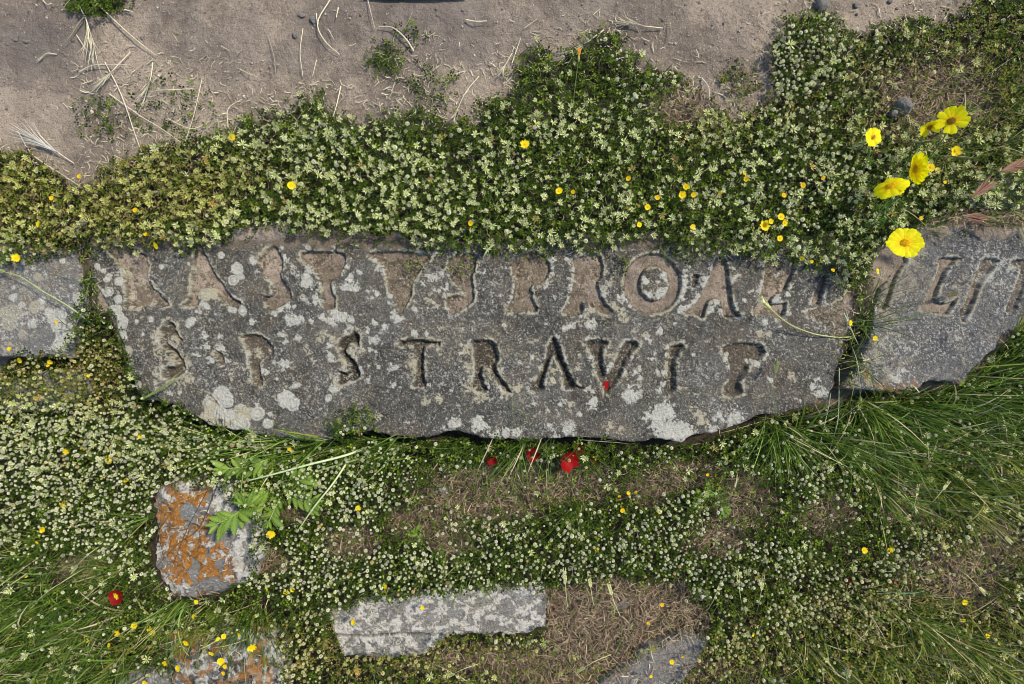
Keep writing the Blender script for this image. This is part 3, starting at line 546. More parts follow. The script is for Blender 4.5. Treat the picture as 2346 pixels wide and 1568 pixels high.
    q = np.stack([idx[:-1, :-1], idx[1:, :-1], idx[1:, 1:], idx[:-1, 1:]], -1).reshape(-1, 4)
    keep = inside.ravel()[q].any(1); q = q[keep]
    used = np.unique(q); mp = np.full(X.size, -1); mp[used] = np.arange(len(used))
    V = np.stack([Vx, Vy, Z], -1).reshape(-1, 3)[used]; F = mp[q]
    o = np.ones(len(used))
    m1 = np.stack([W.ravel()[used], D.ravel()[used], K.ravel()[used], o], 1); m2 = np.stack([C2.ravel()[used], O2.ravel()[used], o*0, o], 1)
    return link(name, mesh_np(name, V, F, mat, {'m1': m1, 'm2': m2}))

def ex_main(X, Y, sdp, W, D, K, C2, O2, Z):
    t = sst(575, 548, Y+(fbm(X, Y, 1/30., 4, 201)-.5)*46); D = np.maximum(D, t)                # earth washed over the upper edge
    f = fbm(X, Y, 1/22., 4, 203)
    D = np.maximum(D, .6*sst(.60, .70, f)*sst(620, 585, Y)); D = np.maximum(D, .22*sst(.60, .72, fbm(X, Y, 1/60., 4, 204)))
    W = W*(1-t*.9); C2 = C2*(1-t)
    return W, D, K, C2, O2, Z
def ex_edge(X, Y, sdp, W, D, K, C2, O2, Z):
    t = sst(590, 560, Y+(fbm(X, Y, 1/20., 3, 211)-.5)*30); D = np.maximum(D, t*.8)
    D = np.maximum(D, .6*sst(.62, .72, fbm(X, Y, 1/30., 3, 212)))
    return W, D, K, C2, O2, Z
def ex_right(X, Y, sdp, W, D, K, C2, O2, Z):
    d = sst(2150, 2040, X+(Y-700)*.3+(fbm(X, Y, 1/40., 3, 215)-.5)*120)
    D = np.maximum(D, .45*d*sst(.4, .6, fbm(X, Y, 1/14., 4, 216))); C2 = np.maximum(C2, .7*d*sst(.56, .62, fbm(X, Y, 1/9., 4, 217)))
    O2 = np.maximum(O2, .5*sst(862, 885, Y)*sst(.58, .66, fbm(X, Y, 1/14., 3, 218)))
    K = np.maximum(K, .45*sst(545, 520, Y)*sst(.4, .6, fbm(X, Y, 1/18., 3, 219)))
    return W, D, K, C2, O2, Z
def ex_orange(X, Y, sdp, W, D, K, C2, O2, Z):
    f = fbm(X+(fbm(X, Y, 1/12., 3, 1)-.5)*24, Y+(fbm(X, Y, 1/12., 3, 2)-.5)*24, 1/42., 4, 221, .55)
    band = sst(-16, 10, sdp-16)
    O2 = sst(.40, .45, f+.03)*(.35+.65*band); O2 = O2*(1-.85*sst(.56, .61, fbm(X, Y, 1/9., 4, 222, .6)))
    g = fbm(X, Y, 1/24., 4, 225)
    gap = sst(.585, .62, fbm(X+(g-.5)*20, Y, 1/30., 3, 226)); C2 = gap*.95; O2 = O2*(1-gap)   # grey crusts
    right = sst(500, 545, X-.1*(Y-1200)); O2 = O2*(1-.85*right*sst(.36, .55, f*.6+.35))
    W = np.maximum(W, .9*sst(.47, .53, 1-O2*.9-gap*.7+.25*(fbm(X, Y, 1/10., 3, 228)-.5)-.35+right*.25)); W = W*(1-.8*O2)
    K = np.maximum(K, .9*sst(.60, .68, fbm(X, Y, 1/20., 4, 229))*sst(1290, 1340, Y)); K = np.maximum(K, .8*sst(.67, .72, fbm(X, Y, 1/9., 3, 230)))
    W = W*(1-K*.8); Z = Z+.002*O2+.0012*W-.010*sst(.55, .7, g)-.012*sst(.62, .66, fbm(X, Y, 1/34., 3, 233))+(fbm(X, Y, 1/8., 4, 234)-.5)*.006
    return W, D*0, K, C2, O2, Z
def ex_orange2(X, Y, sdp, W, D, K, C2, O2, Z):
    f = fbm(X, Y, 1/26., 4, 241)
    K = .95*sst(.40, .50, f+.06*sst(640, 400, X)); W = np.maximum(W, .85*sst(.48, .56, fbm(X, Y, 1/11., 4, 243)))*(1-.85*K*sst(.38, .5, fbm(X, Y, 1/7., 3, 249)))
    O2 = .9*np.maximum(el_(X, Y, 415, 1462, 52, 24), .85*sst(.53, .58, fbm(X, Y, 1/16., 4, 244)))
    W = np.maximum(W*(1-O2), .8*sst(600, 625, X)*sst(.45, .5, fbm(X, Y, 1/9., 3, 245))); Z = Z-.008*sst(.5, .7, f)
    return W, D*0, K, C2, O2, Z
def el_(X, Y, cx, cy, rx, ry): return 1-sst(.6, 1.2, np.hypot((X-cx)/rx, (Y-cy)/ry)+(fbm(X, Y, 1/10., 3, 250)-.5)*.9)
def ex_pale(X, Y, sdp, W, D, K, C2, O2, Z):
    n = fbm(X+(fbm(X, Y, 1/8., 3, 5)-.5)*14, Y, 1/12., 5, 251, .62)
    W = np.maximum(W, .85*sst(.50, .56, n+.05*(fbm(X, Y, 1/80., 2, 252)-.5)*2))
    cy = 1456+3*np.sin(X/40.)+5*(fbm(X, Y*0, 1/14., 3, 253)-.5); ck = np.exp(-((Y-cy)/1.9)**2)*(X < 985)
    Z = Z-.012*ck; K = np.maximum(K, ck); W = W*(1-ck)
    D = np.maximum(D, .6*sst(10, 0, sdp)*sst(.4, .6, fbm(X, Y, 1/12., 3, 254)))
    return W, D, K, C2, O2, Z
tag(stone('inscribed_slab', SL_MAIN, M_slab, 0, .16, 1.5, letters=True, extra=ex_main, flecks=.45), 'long grey limestone slab carved with two lines of letters, white lichen spots', 'stone slab')
tag(stone('paving_slab', SL_LEFT, M_slabL, -.001, .14, 2.2, flecks=.8, seed=3, extra=ex_edge), 'smooth pale grey slab without letters at the left edge, white lichen blotches', 'stone slab')
tag(stone('paving_slab', SL_LEFT2, M_slabL, -.05, .1, 3, flecks=.5, seed=4), 'low grey slab mostly under clover below the smooth left slab', 'stone slab')
tag(stone('inscribed_slab', SL_RIGHT, M_slabR, -.001, .14, 1.8, letters=True, extra=ex_right, flecks=.7, seed=5, rough=.002), 'blue grey slab with slanting carved letters right of the grassy joint', 'stone slab')
tag(stone('stone_block', SL_BACK, M_slabR, .03, .1, 3, flecks=.5, seed=6), 'small grey stone behind dry grass at the right edge, above the blue grey slab', 'stone')
tag(stone('boulder', RK_OR, M_rockO, -.012, .12, 1.6, .022, .007, .03, lich=False, flecks=.4, extra=ex_orange, seed=7, rough=.0022, jit=3.5), 'rough boulder crusted with bright orange and grey lichen', 'rock')
tag(stone('boulder', RK_OR2, M_rockO, -.03, .1, 1.9, .02, .01, .02, lich=False, flecks=.5, extra=ex_orange2, seed=8, rough=.003, jit=2.5), 'dark pitted boulder with white and some orange lichen at the bottom edge', 'rock')
tag(stone('stone_block', RK_CORN, M_pale, -.05, .08, 3, .02, .006, .01, lich=False, seed=9), 'plain grey stone at the bottom edge left of the dark pitted boulder', 'stone')
tag(stone('paving_slab', SL_PALE, M_pale, -.055, .08, 1.8, .010, .004, 0, lich=False, flecks=.6, extra=ex_pale, seed=10, jit=3), 'pale flat cracked slab with whitish mottling near the bottom edge', 'stone slab')
tag(stone('paving_slab', SL_LR, M_slabL, -.055, .08, 2.5, .010, .004, 0, lich=False, flecks=.3, seed=11), 'bluish grey slab under the dry grass mat at the bottom edge', 'stone slab')

# ---------------------------------------------------------------- what grows: shared scatter code
def points(R, n, rg, x0=-260, x1=2600, y0=-180, y1=1760, bias=1.0):
    ax = rg.uniform(x0, x1, n); ay = rg.uniform(y0, y1, n)
    p = samp(R, ax, ay)**bias; k = rg.uniform(0, 1, n) < p
    return ax[k], ay[k]
RIMS = [(np.array(P), t) for P, t in ((SL_MAIN, 0.0), (SL_RIGHT, 0.0), (SL_LEFT, 0.0), (RK_OR, -.0), (RK_OR2, -.02), (SL_PALE, -.055), (SL_LR, -.055), (SL_LEFT2, -.05))]
def base_z(ax, ay):
    z = gz(ax, ay)
    for P, t in RIMS:
        x0, y0 = P.min(0); x1, y1 = P.max(0)
        k = (ax > x0) & (ax < x1) & (ay > y0) & (ay < y1)
        if k.any():
            ins = psdf(P, ax[k], ay[k]) > -3
            zk = z[k]; zk[ins] = np.maximum(zk[ins], t-.001); z[k] = zk
    return z
CL = CL*(1-.55*GR*(GR > .5))
hmap = .55+.9*(fbm(gx, gy, 1/45., 4, 301))
HT = .026*hmap*(.45+.55*np.clip(CL0, 0, 1))+.016*sst(.55, .95, CL0*hmap)*1.0
HT = HT+.030*sst(940, 1010, gy)                        # lush growth on the lower ground fills up towards the slab tops
def place(ax, ay, h):
    bz = base_z(ax, ay); z = bz+h
    s = KA*(H-z)/H
    return np.stack([(ax-CX)*s, (CY-ay)*s, z], 1), bz

# leaf template: three folded oval leaflets
def leaflet_tpl():
    V = []; F = []
    for a in (0, 2.15, -2.15):
        c, s_ = cos(a), sin(a); b = len(V)
        L = [(0, 0, 0), (.42, .30, .05), (.80, .34, .07), (1.0, .12, .03), (1.0, -.12, .03), (.80, -.34, .07), (.42, -.30, .05), (.5, 0, -.06), (.93, 0, -.03)]
        for x, y, z in L:
            x += .08; V.append((x*c-y*s_, x*s_+y*c, z))
        F += [(b, b+7, b+2, b+1), (b+7, b+8, b+3, b+2), (b, b+6, b+5, b+7), (b+7, b+5, b+4, b+8)]
    return np.array(V), np.array(F)
LV, LF = leaflet_tpl()
def leaf_cols(ax, ay, n, rg, y):
    t = rg.uniform(0, 1, (n, 1)); dark = np.array([.014, .028, .003]); mid = np.array([.050, .088, .005]); lite = np.array([.24, .32, .035]); yl = np.array([.21, .19, .035]); tan = np.array([.20, .15, .07])
    c = dark+(mid-dark)*np.clip(t*1.8, 0, 1); c = c+(lite-c)*np.clip((t-.72)*2.6, 0, 1)
    u = rg.uniform(0, 1, (n, 1)); yy = y[:, None]
    c = np.where(u < yy*.55, c*.35+yl*.65, c); c = np.where(u > 1-yy*.22, tan, c)
    return c*rg.uniform(.75, 1.25, (n, 1))
def clover(seed, n, sel, name, label):
    rg = np.random.default_rng(seed)
    ax, ay = points(CL, n, rg); k = sel(ax, ay); ax, ay = ax[k], ay[k]; m = len(ax)
    ht = samp(HT, ax, ay); lev = rg.uniform(0, 1, m)**.6
    pos, bz = place(ax, ay, ht*(.12+.88*lev))
    sc = .0060*rg.uniform(.6, 1.35, m)*(.75+.35*lev); y = samp(YEL, ax, ay)*.9
    Mx = rots(m, .45, rg, sc); col = leaf_cols(ax, ay, m, rg, y)
    V, F, Cc = scatter(LV, LF, pos, Mx, col)
    me = mesh_np(name, V, F, M_leaf, {'col': Cc}, smooth=False)
    tag(link(name, me), label, 'clover', kind='stuff'); return m
clover(11, 165000, lambda x, y: (y < 700) & ~((x > 1935) & (y > 600)), 'clover_leaves', 'low green clover leaves spreading between the bare earth and the inscribed slab')
clover(12, 165000, lambda x, y: (y >= 700) | ((x > 1935) & (y > 600)), 'clover_leaves', 'dense clover and small weeds covering the ground below the slabs')

# grass blades
def blades(ax, ay, L, rg, lean, width, cols, heading=None, droop=.5, K=5, hspread=6.3, z0=None):
    n = len(ax); bz = base_z(ax, ay) if z0 is None else np.full(n, z0)
    s = KA*(H-bz)/H; B = np.stack([(ax-CX)*s, (CY-ay)*s, bz-.004], 1)
    az = rg.uniform(0, 2*pi, n) if heading is None else heading+rg.normal(0, hspread, n)
    dv = np.stack([np.cos(az), np.sin(az), np.zeros(n)], 1); sv = np.stack([-np.sin(az), np.cos(az), np.zeros(n)], 1)
    tw = rg.normal(0, .5, n); sv = sv*np.cos(tw)[:, None]+np.array([0, 0, 1.])[None]*np.sin(tw)[:, None]
    th0 = lean*rg.uniform(.3, 1.4, n); bend = droop*rg.uniform(.2, 1.8, n)
    sb = rg.normal(0, .25, n)
    P = [B]; cur = B.copy()
    for i in range(K):
        th = np.minimum(th0+bend*(i+.5)/K*1.6, 1.75)
        side = sb*(i+.5)/K
        dd = dv*np.cos(side)[:, None]+np.stack([-dv[:, 1], dv[:, 0], dv[:, 2]], 1)*np.sin(side)[:, None]
        cur = cur+(L/K)[:, None]*(dd*np.sin(th)[:, None]+np.array([0, 0, 1.])[None]*np.cos(th)[:, None])
        low = cur[:, 2] < bz+.003; cur[low, 2] = bz[low]+.003
        P.append(cur.copy())
    Vs = []
    for i, p in enumerate(P):
        t = i/K; wv = width*(.55+.45*min(t*4, 1))*(1-t**2.2*.95)
        Vs.append(p-sv*wv[:, None]/2); Vs.append(p+sv*wv[:, None]/2)
    V = np.stack(Vs, 1); k = 2*(K+1)
    F = np.array([(2*i, 2*i+1, 2*i+3, 2*i+2) for i in range(K)])
    F = (F[None]+(np.arange(n)*k)[:, None, None]).reshape(-1, 4)
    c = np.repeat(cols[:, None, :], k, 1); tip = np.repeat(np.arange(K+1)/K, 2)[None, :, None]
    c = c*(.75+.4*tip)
    return V.reshape(-1, 3), F, c.reshape(-1, 3)
def gcols(n, rg, y, dry=.12):
    t = rg.uniform(0, 1, (n, 1))**1.35; a = np.array([.028, .062, .006]); b = np.array([.105, .180, .018]); c = np.array([.30, .38, .11]); d = np.array([.24, .23, .035]); e = np.array([.55, .48, .28])
    r = a+(b-a)*np.clip(t*1.5, 0, 1); r = r+(c-r)*np.clip((t-.75)*2.5, 0, 1)
    u = rg.uniform(0, 1, (n, 1)); yy = y[:, None]
    r = np.where(u < yy*.6, r*.3+d*.7, r); r = np.where(u > 1-(dry+yy*.18), e*rg.uniform(.5, 1.1, (n, 1)), r)
    return r*rg.uniform(.75, 1.2, (n, 1))
def grass(seed, n, sel, name, label):
    rg = np.random.default_rng(seed); ax, ay = points(GR, n, rg); k = sel(ax, ay); ax, ay = ax[k], ay[k]; m = len(ax)
    g = samp(GR, ax, ay); L = (.035+.095*g)*rg.uniform(.5, 1.5, m); wd = (.0012+.0040*rg.uniform(0, 1, m)**2.5)*(.75+.75*g)
    hd = np.arctan2(-(ay-CY), ax-CX)+(fbm(ax, ay, 1/55., 3, seed)-.5)*5
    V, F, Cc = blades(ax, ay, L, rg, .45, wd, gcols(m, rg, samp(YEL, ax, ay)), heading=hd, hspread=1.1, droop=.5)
    tag(link(name, mesh_np(name, V, F, M_blade, {'col': Cc}, smooth=True)), label, 'grass', kind='stuff')
grass(21, 50000, lambda x, y: (y < 700) & (x < 2346*2), 'grass', 'thin grass blades standing among the clover above the slabs')
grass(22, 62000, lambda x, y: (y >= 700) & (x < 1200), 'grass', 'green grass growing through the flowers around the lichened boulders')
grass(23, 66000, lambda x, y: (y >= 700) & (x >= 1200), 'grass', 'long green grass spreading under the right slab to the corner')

# dry thatch
def thatch(seed, n, R, L0, L1, name, label, colA=(.10, .068, .042), colB=(.40, .31, .20), lift=.018, x0=-200, x1=2560):
    rg = np.random.default_rng(seed); ax, ay = points(R, n, rg, x0=x0, x1=x1); m = len(ax)
    L = rg.uniform(L0, L1, m); az = rg.uniform(0, 2*pi, m); pit = rg.normal(0, .35, m); t = rg.uniform(0, 1, (m, 1))**1.4
    col = np.array(colA)+(np.array(colB)-np.array(colA))*t
    h = rg.uniform(0.001, lift, m)*(.4+.6*fbm(ax, ay, 1/25., 2, 9)*1.6); pos, bz = place(ax, ay, h)
    d = np.stack([np.cos(az)*np.cos(pit), np.sin(az)*np.cos(pit), np.sin(pit)], 1); sd_ = np.stack([-np.sin(az), np.cos(az), np.zeros(m)], 1); wd = rg.uniform(.0006, .0013, m)[:, None]
    bow = rg.normal(0, .25, m)[:, None]*L[:, None]
    a0 = pos-d*L[:, None]/2; a2 = pos+d*L[:, None]/2; a1 = pos+sd_*bow*.6+np.array([0, 0, 1.])*L[:, None]*.06
    V = np.stack([a0-sd_*wd, a0+sd_*wd, a1-sd_*wd, a1+sd_*wd, a2-sd_*wd*.5, a2+sd_*wd*.5], 1)
    V[..., 2] = np.maximum(V[..., 2], (bz+.0015)[:, None])
    F = (np.array([(0, 1, 3, 2), (2, 3, 5, 4)])[None]+(np.arange(m)*6)[:, None, None]).reshape(-1, 4)
    tag(link(name, mesh_np(name, V.reshape(-1, 3), F, M_dry, {'col': np.repeat(col[:, None], 6, 1).reshape(-1, 3)})), label, 'dry grass', kind='stuff')
thatch(31, 190000, DR*.9, .012, .045, 'dead_grass', 'matted tan dead grass in brown patches between the clover')
LIT = np.clip(np.maximum(up*.25, .55*el(360, 260, 190, 130, .6))+.5*el(980, 190, 130, 90, .6)+.45*np.exp(-(psdf(UP, gx, gy)/45.)**2)*(gy < 430)+.12*lo+.5*joint+.6*jl, 0, 1)
thatch(32, 60000, LIT, .006, .028, 'straw_litter', 'short scraps of dry straw lying on the earth and in the clover', (.30, .25, .16), (.62, .56, .40), .006)
thatch(33, 16000, np.clip(sst(430, 380, gy)*(1-up)*.5, 0, 1), .003, .010, 'plant_debris', 'tiny crumbs of dead plants scattered over the bare earth', (.10, .075, .05), (.50, .44, .34), .002)

# fine pale stems in the clover
rg = np.random.default_rng(41); ax, ay = points(np.clip(up*.5+lo*.35, 0, 1)*np.clip(CL*1.2, 0, 1), 26000, rg); m = len(ax)
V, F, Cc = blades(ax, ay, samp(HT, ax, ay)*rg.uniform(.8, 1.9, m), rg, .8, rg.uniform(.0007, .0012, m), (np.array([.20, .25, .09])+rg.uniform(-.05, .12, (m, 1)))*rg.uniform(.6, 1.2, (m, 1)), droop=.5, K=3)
tag(link('clover_stems', mesh_np('clover_stems', V, F, M_blade, {'col': Cc})), 'thin pale stalks threading through the flowering clover', 'clover stems', kind='stuff')

# flower heads
def star_tpl(rg):
    mb = MB(); g1 = np.array([.66, .68, .30]); g2 = np.array([.93, .91, .62]); gc = np.array([.30, .40, .08])
    n = 15
    for i in range(n):
        a = 2*pi*i/n*1.0+rg.normal(0, .16); el_a = rg.uniform(-.15, 1.0); L = rg.uniform(.75, 1.15); w_ = .085
        d = np.array([cos(a)*cos(el_a), sin(a)*cos(el_a), sin(el_a)]); s_ = np.array([-sin(a), cos(a), 0])
        u = np.cross(d, s_)
        p0 = d*.16; p1 = d*.6*L-u*.02; p2 = d*L+np.array([0, 0, .05])
        V = [p0-s_*w_*.5, p0+s_*w_*.5, p1-s_*w_*1.2, p1+s_*w_*1.2, p2-s_*w_*.35, p2+s_*w_*.35]
        c = g1+(g2-g1)*rg.uniform(0, 1)
        mb.add(V, [(0, 1, 3, 2), (2, 3, 5, 4)], np.array([gc, gc, c, c, c*1.05, c*1.05]))
    for i in range(7):
        a = 2*pi*i/7; r = .22
        mb.add([(0, 0, .34), (cos(a)*r, sin(a)*r, .22), (cos(a+.9)*r, sin(a+.9)*r, .22)], [(0, 1, 2)], gc*1.5)
    return np.vstack(mb.V), np.vstack(mb.F), np.vstack(mb.C)
def round_tpl(rg):
    mb = MB(); cA = np.array([.95, .93, .74]); cB = np.array([.74, .76, .42])
    for ring, (el_a, n, rr) in enumerate(((.12, 9, .95), (.55, 8, 1.0), (.98, 6, 1.0), (1.35, 3, .98))):
        for i in range(n):
            a = 2*pi*(i+.5*ring)/n+rg.normal(0, .1); e2 = el_a+rg.normal(0, .06); L = rr*rg.uniform(.88, 1.08)
            d = np.array([cos(a)*cos(e2), sin(a)*cos(e2), sin(e2)]); s_ = np.array([-sin(a), cos(a), 0]); u = np.cross(d, s_); w_ = .26
            V = [d*.45-s_*w_*.3, d*.45+s_*w_*.3, d*L-s_*w_-u*.06, d*L+s_*w_-u*.06, d*L*.98+u*.22-s_*w_*.3, d*L*.98+u*.22+s_*w_*.3]
            c = cB+(cA-cB)*rg.uniform(.2, 1) if ring < 3 else cB*.8
            mb.add(V, [(0, 1, 3, 2), (2, 3, 5, 4)], np.array([c*.5, c*.5, c, c, c, c]))
    return np.vstack(mb.V), np.vstack(mb.F), np.vstack(mb.C)
def tri_fix(F): return F
def heads(name, pts, tpls, r0, rg, tilt, mat, lift=(.004, .016)):
    ax, ay = pts; m = len(ax); h = samp(HT, ax, ay)*rg.uniform(.75, 1.08, m)+rg.uniform(*lift, m); pos, bz = place(ax, ay, h)
    which = rg.integers(0, len(tpls), m); Mx = rots(m, tilt, rg, r0*(.6+.75*rg.uniform(0, 1, m)**1.5)); tint = np.array([1, 1, 1.])*(.5+.6*rg.uniform(0, 1, (m, 1))**.7)
    y = samp(YEL, ax, ay)[:, None]; tint = tint*(1-y*np.array([.12, .18, .5])); br = rg.uniform(0, 1, (m, 1)) < .03; tint = np.where(br, tint*np.array([.85, .62, .45]), tint)
    return pos, Mx, tint, which, bz
def stuff_heads(name, label, cat, sets):
    V = []; F = []; Cc = []; n0 = 0
    for pos, Mx, tint, which, tpls in sets:
        for i, (tv, tf, tc) in enumerate(tpls):
            k = which == i; q = int(k.sum())
            if not q: continue
            v = np.einsum('nij,kj->nki', Mx[k], tv)+pos[k][:, None]; c = tc[None]*tint[k][:, None]
            f = (tf[None]+(np.arange(q)*len(tv))[:, None, None]).reshape(-1, 4)+n0; n0 += q*len(tv)
            V.append(v.reshape(-1, 3)); F.append(f); Cc.append(c.reshape(-1, 3))
    mb = MB(); mb.V = V; mb.F = F; mb.C = Cc
    tag(mb.build(name, M_petal, smooth=False), label, cat, kind='stuff')
rg = np.random.default_rng(51)
T_star = [star_tpl(rg) for _ in range(5)]; T_round = [round_tpl(rg) for _ in range(4)]
def spaced(ax, ay, d):
    g = {}; keep = []
    for i in range(len(ax)):
        k = (int(ax[i]//d), int(ay[i]//d)); ok = True
        for a in (-1, 0, 1):
            for b in (-1, 0, 1):
                for j in g.get((k[0]+a, k[1]+b), ()):
                    if (ax[i]-ax[j])**2+(ay[i]-ay[j])**2 < d*d: ok = False; break
                if not ok: break
            if not ok: break
        if ok: g.setdefault(k, []).append(i); keep.append(i)
    return ax[keep], ay[keep]
SR = np.clip(STAR*CL, 0, 1); RR = np.clip(RND*CL, 0, 1)
stp = spaced(*points(SR, 34000, rg), 7.4); rdp = spaced(*points(RR, 110000, rg), 6.2); rdu = spaced(*points(np.clip(STAR*CL*.5, 0, 1), 9000, rg), 14)
def split_ind(pt, n, rg):
    inside = (pt[0] > 10) & (pt[0] < 2336) & (pt[1] > 10) & (pt[1] < 1558); idx = np.flatnonzero(inside); pick = rg.choice(idx, n, replace=False)
    mk = np.zeros(len(pt[0]), bool); mk[pick] = True; return mk
sets = []; indiv = []
for pt, tp, r0, tilt, kind, cnt in ((stp, T_star, .0094, .5, 'star', 130), (rdp, T_round, .0042, .45, 'round', 150), (rdu, T_round, .0050, .4, 'round', 20)):
    pos, Mx, tint, which, bz = heads('', pt, tp, r0, rg, tilt, M_petal)
    mk = split_ind(pt, cnt, rg); Mx[mk] = Mx[mk]*(1.16 if kind == 'star' else 1.12); pos[mk, 2] += .004
    sets.append((pos[~mk], Mx[~mk], tint[~mk], which[~mk], tp)); indiv.append((pos[mk], Mx[mk], which[mk], kind))
stuff_heads('clover_blossoms', 'countless small cream star shaped clover heads over the upper green band', 'clover flowers', [sets[0], sets[2]])
stuff_heads('clover_blossoms', 'countless tiny round white clover heads over the ground below the slabs', 'clover flowers', [sets[1]])
def tpl_mesh(name, tp):
    mb = MB(); mb.V = [tp[0]]; mb.F = [tp[1]]; mb.C = [tp[2]]; return mb.mesh(name, M_petal, False)
TM = {'star': [tpl_mesh('clover_flower', t) for t in T_star], 'round': [tpl_mesh('clover_flower', t) for t in T_round]}
HL = []
for pos, Mx, which, kind in indiv:
    for i in range(len(pos)):
        o = link('clover_flower', TM[kind][which[i]]); M4 = Matrix([[*Mx[i][0], pos[i][0]], [*Mx[i][1], pos[i][1]], [*Mx[i][2], pos[i][2]], [0, 0, 0, 1]]); o.matrix_world = M4
        k_ = KA*(H-pos[i][2])/H; HL.append((o, 'larger spiky cream clover head' if kind == 'star' else 'larger round white clover head', pos[i][0]/k_+CX, CY-pos[i][1]/k_)); tag(o, None, 'clover flower', 'larger clover heads rising above their neighbours')

# grit on the bare earth
ICO_V = np.array([(0, 0, 1), (.894, 0, .447), (.276, .851, .447), (-.724, .526, .447), (-.724, -.526, .447), (.276, -.851, .447), (.724, .526, -.447), (-.276, .851, -.447), (-.894, 0, -.447), (-.276, -.851, -.447), (.724, -.526, -.447), (0, 0, -1)])
ICO_F = np.array([(0, 1, 2), (0, 2, 3), (0, 3, 4), (0, 4, 5), (0, 5, 1), (1, 6, 2), (2, 7, 3), (3, 8, 4), (4, 9, 5), (5, 10, 1), (2, 6, 7), (3, 7, 8), (4, 8, 9), (5, 9, 10), (1, 10, 6), (6, 11, 7), (7, 11, 8), (8, 11, 9), (9, 11, 10), (10, 11, 6)])
rg = np.random.default_rng(61); GV = np.clip(sst(560, 520, gy)*(1-.8*up)*(.15+.85*sst(.45, .65, fbm(gx, gy, 1/90., 3, 62))), 0, 1)
ax, ay = points(GV, 30000, rg); m = len(ax); r = .0008+.0036*rg.uniform(0, 1, m)**6+.0007*rg.uniform(0, 1, m); pos, _ = place(ax, ay, r*.25)
Mx = rots(m, 1.0, rg, r)*rg.uniform(.6, 1.2, (m, 1, 3)); t = rg.uniform(0, 1, (m, 1)); col = np.array([.17, .135, .11])+np.array([.40, .36, .31])*t**2
V, F, Cc = scatter(ICO_V, ICO_F, pos, Mx, col)
tag(link('gravel', mesh_np('gravel', V, F, M_dry, {'col': Cc}, smooth=False)), 'fine grit and tiny stones scattered over the bare earth', 'gravel', kind='stuff')

# ---------------------------------------------------------------- labels by landmark
LM = [('the orange boulder', 460, 1240), ('the dark pitted boulder', 500, 1510), ('the pale cracked slab', 950, 1430), ('the dry grass mat', 1430, 1420), ('the big red poppy', 1293, 1050),
      ('the round carved letter O', 1500, 650), ('the first carved R', 300, 640), ('the first carved A', 470, 640), ('the upper carved S', 625, 640), ('the upper carved T', 750, 640), ('the upper carved V', 920, 640), ('the upper carved P', 1210, 640),
      ('the lower carved P', 600, 820), ('the lower carved V', 1390, 830), ('the last carved T', 1700, 840), ('the grassy slab joint', 1960, 720), ('the lone lowest daisy', 2075, 557), ('the two tilted daisies', 2068, 408),
      ('the overlapping daisies', 2165, 280), ('the knobbly white stone', 2065, 250), ('the pale top block', 1878, 15), ('the flowerless clover lobe', 1395, 120), ('the weed sprig on earth', 880, 130), ('the top left tuft', 220, 10),
      ('the smooth left slab', 90, 690), ('the brown dead patch', 1090, 1140), ('the lone left poppy', 268, 1367), ('the leafy green weed', 600, 1130), ('the bottom left corner', 30, 1540), ('the bottom right corner', 2300, 1530), ('the small daisy', 2000, 315), ('the top right corner', 2300, 30),
      ('the left clover notch', 150, 400), ('the top edge centre', 950, 10), ('the lower right grass', 2280, 1000), ('the left slab joint', 240, 860), ('the small dull poppies', 1990, 1335), ('the upper clover centre', 1010, 430)]
_seen = {}
def where(px, py):
    n, x, y = min(LM, key=lambda L: (L[1]-px)**2+(L[2]-py)**2); d = math.hypot(x-px, y-py)
    if d < 26: return 'right at '+n
    a = math.degrees(math.atan2(y-py, px-x)) % 360
    w_ = ['right of', 'upper right of', 'above', 'upper left of', 'left of', 'lower left of', 'below', 'lower right of'][int(((a+22.5) % 360)//45)]
    return w_+' '+n
_pool = {}
def loc_label(o, head, px, py): _pool.setdefault(head+' '+where(px, py), []).append((o, px, py))
def finish_labels():
    names = {2: [['nearer one', 'farther one']], 3: [['nearest of three', 'middle of three', 'farthest of three']]}
    for lab, L in _pool.items():
        if len(L) == 1: L[0][0]['label'] = lab; continue
        xs = [l[1] for l in L]; ys = [l[2] for l in L]
        if max(xs)-min(xs) >= max(ys)-min(ys): L.sort(key=lambda l: l[1]); nm = 'left', 'right'
        else: L.sort(key=lambda l: l[2]); nm = 'upper', 'lower'
        k = len(L); ordn = ['', 'second', 'third', 'fourth', 'fifth', 'sixth', 'seventh', 'eighth', 'ninth', 'tenth', 'eleventh', 'twelfth', 'thirteenth', 'fourteenth', 'fifteenth']
        for i, (o, _, _) in enumerate(L):
            if k == 2: q = nm[i]+' of two'
            elif i == 0: q = nm[0]+'most'
            elif i == k-1: q = nm[1]+'most'
            else: q = ordn[i]+' from '+('left' if nm[0] == 'left' else 'top')
            o['label'] = lab+', '+q

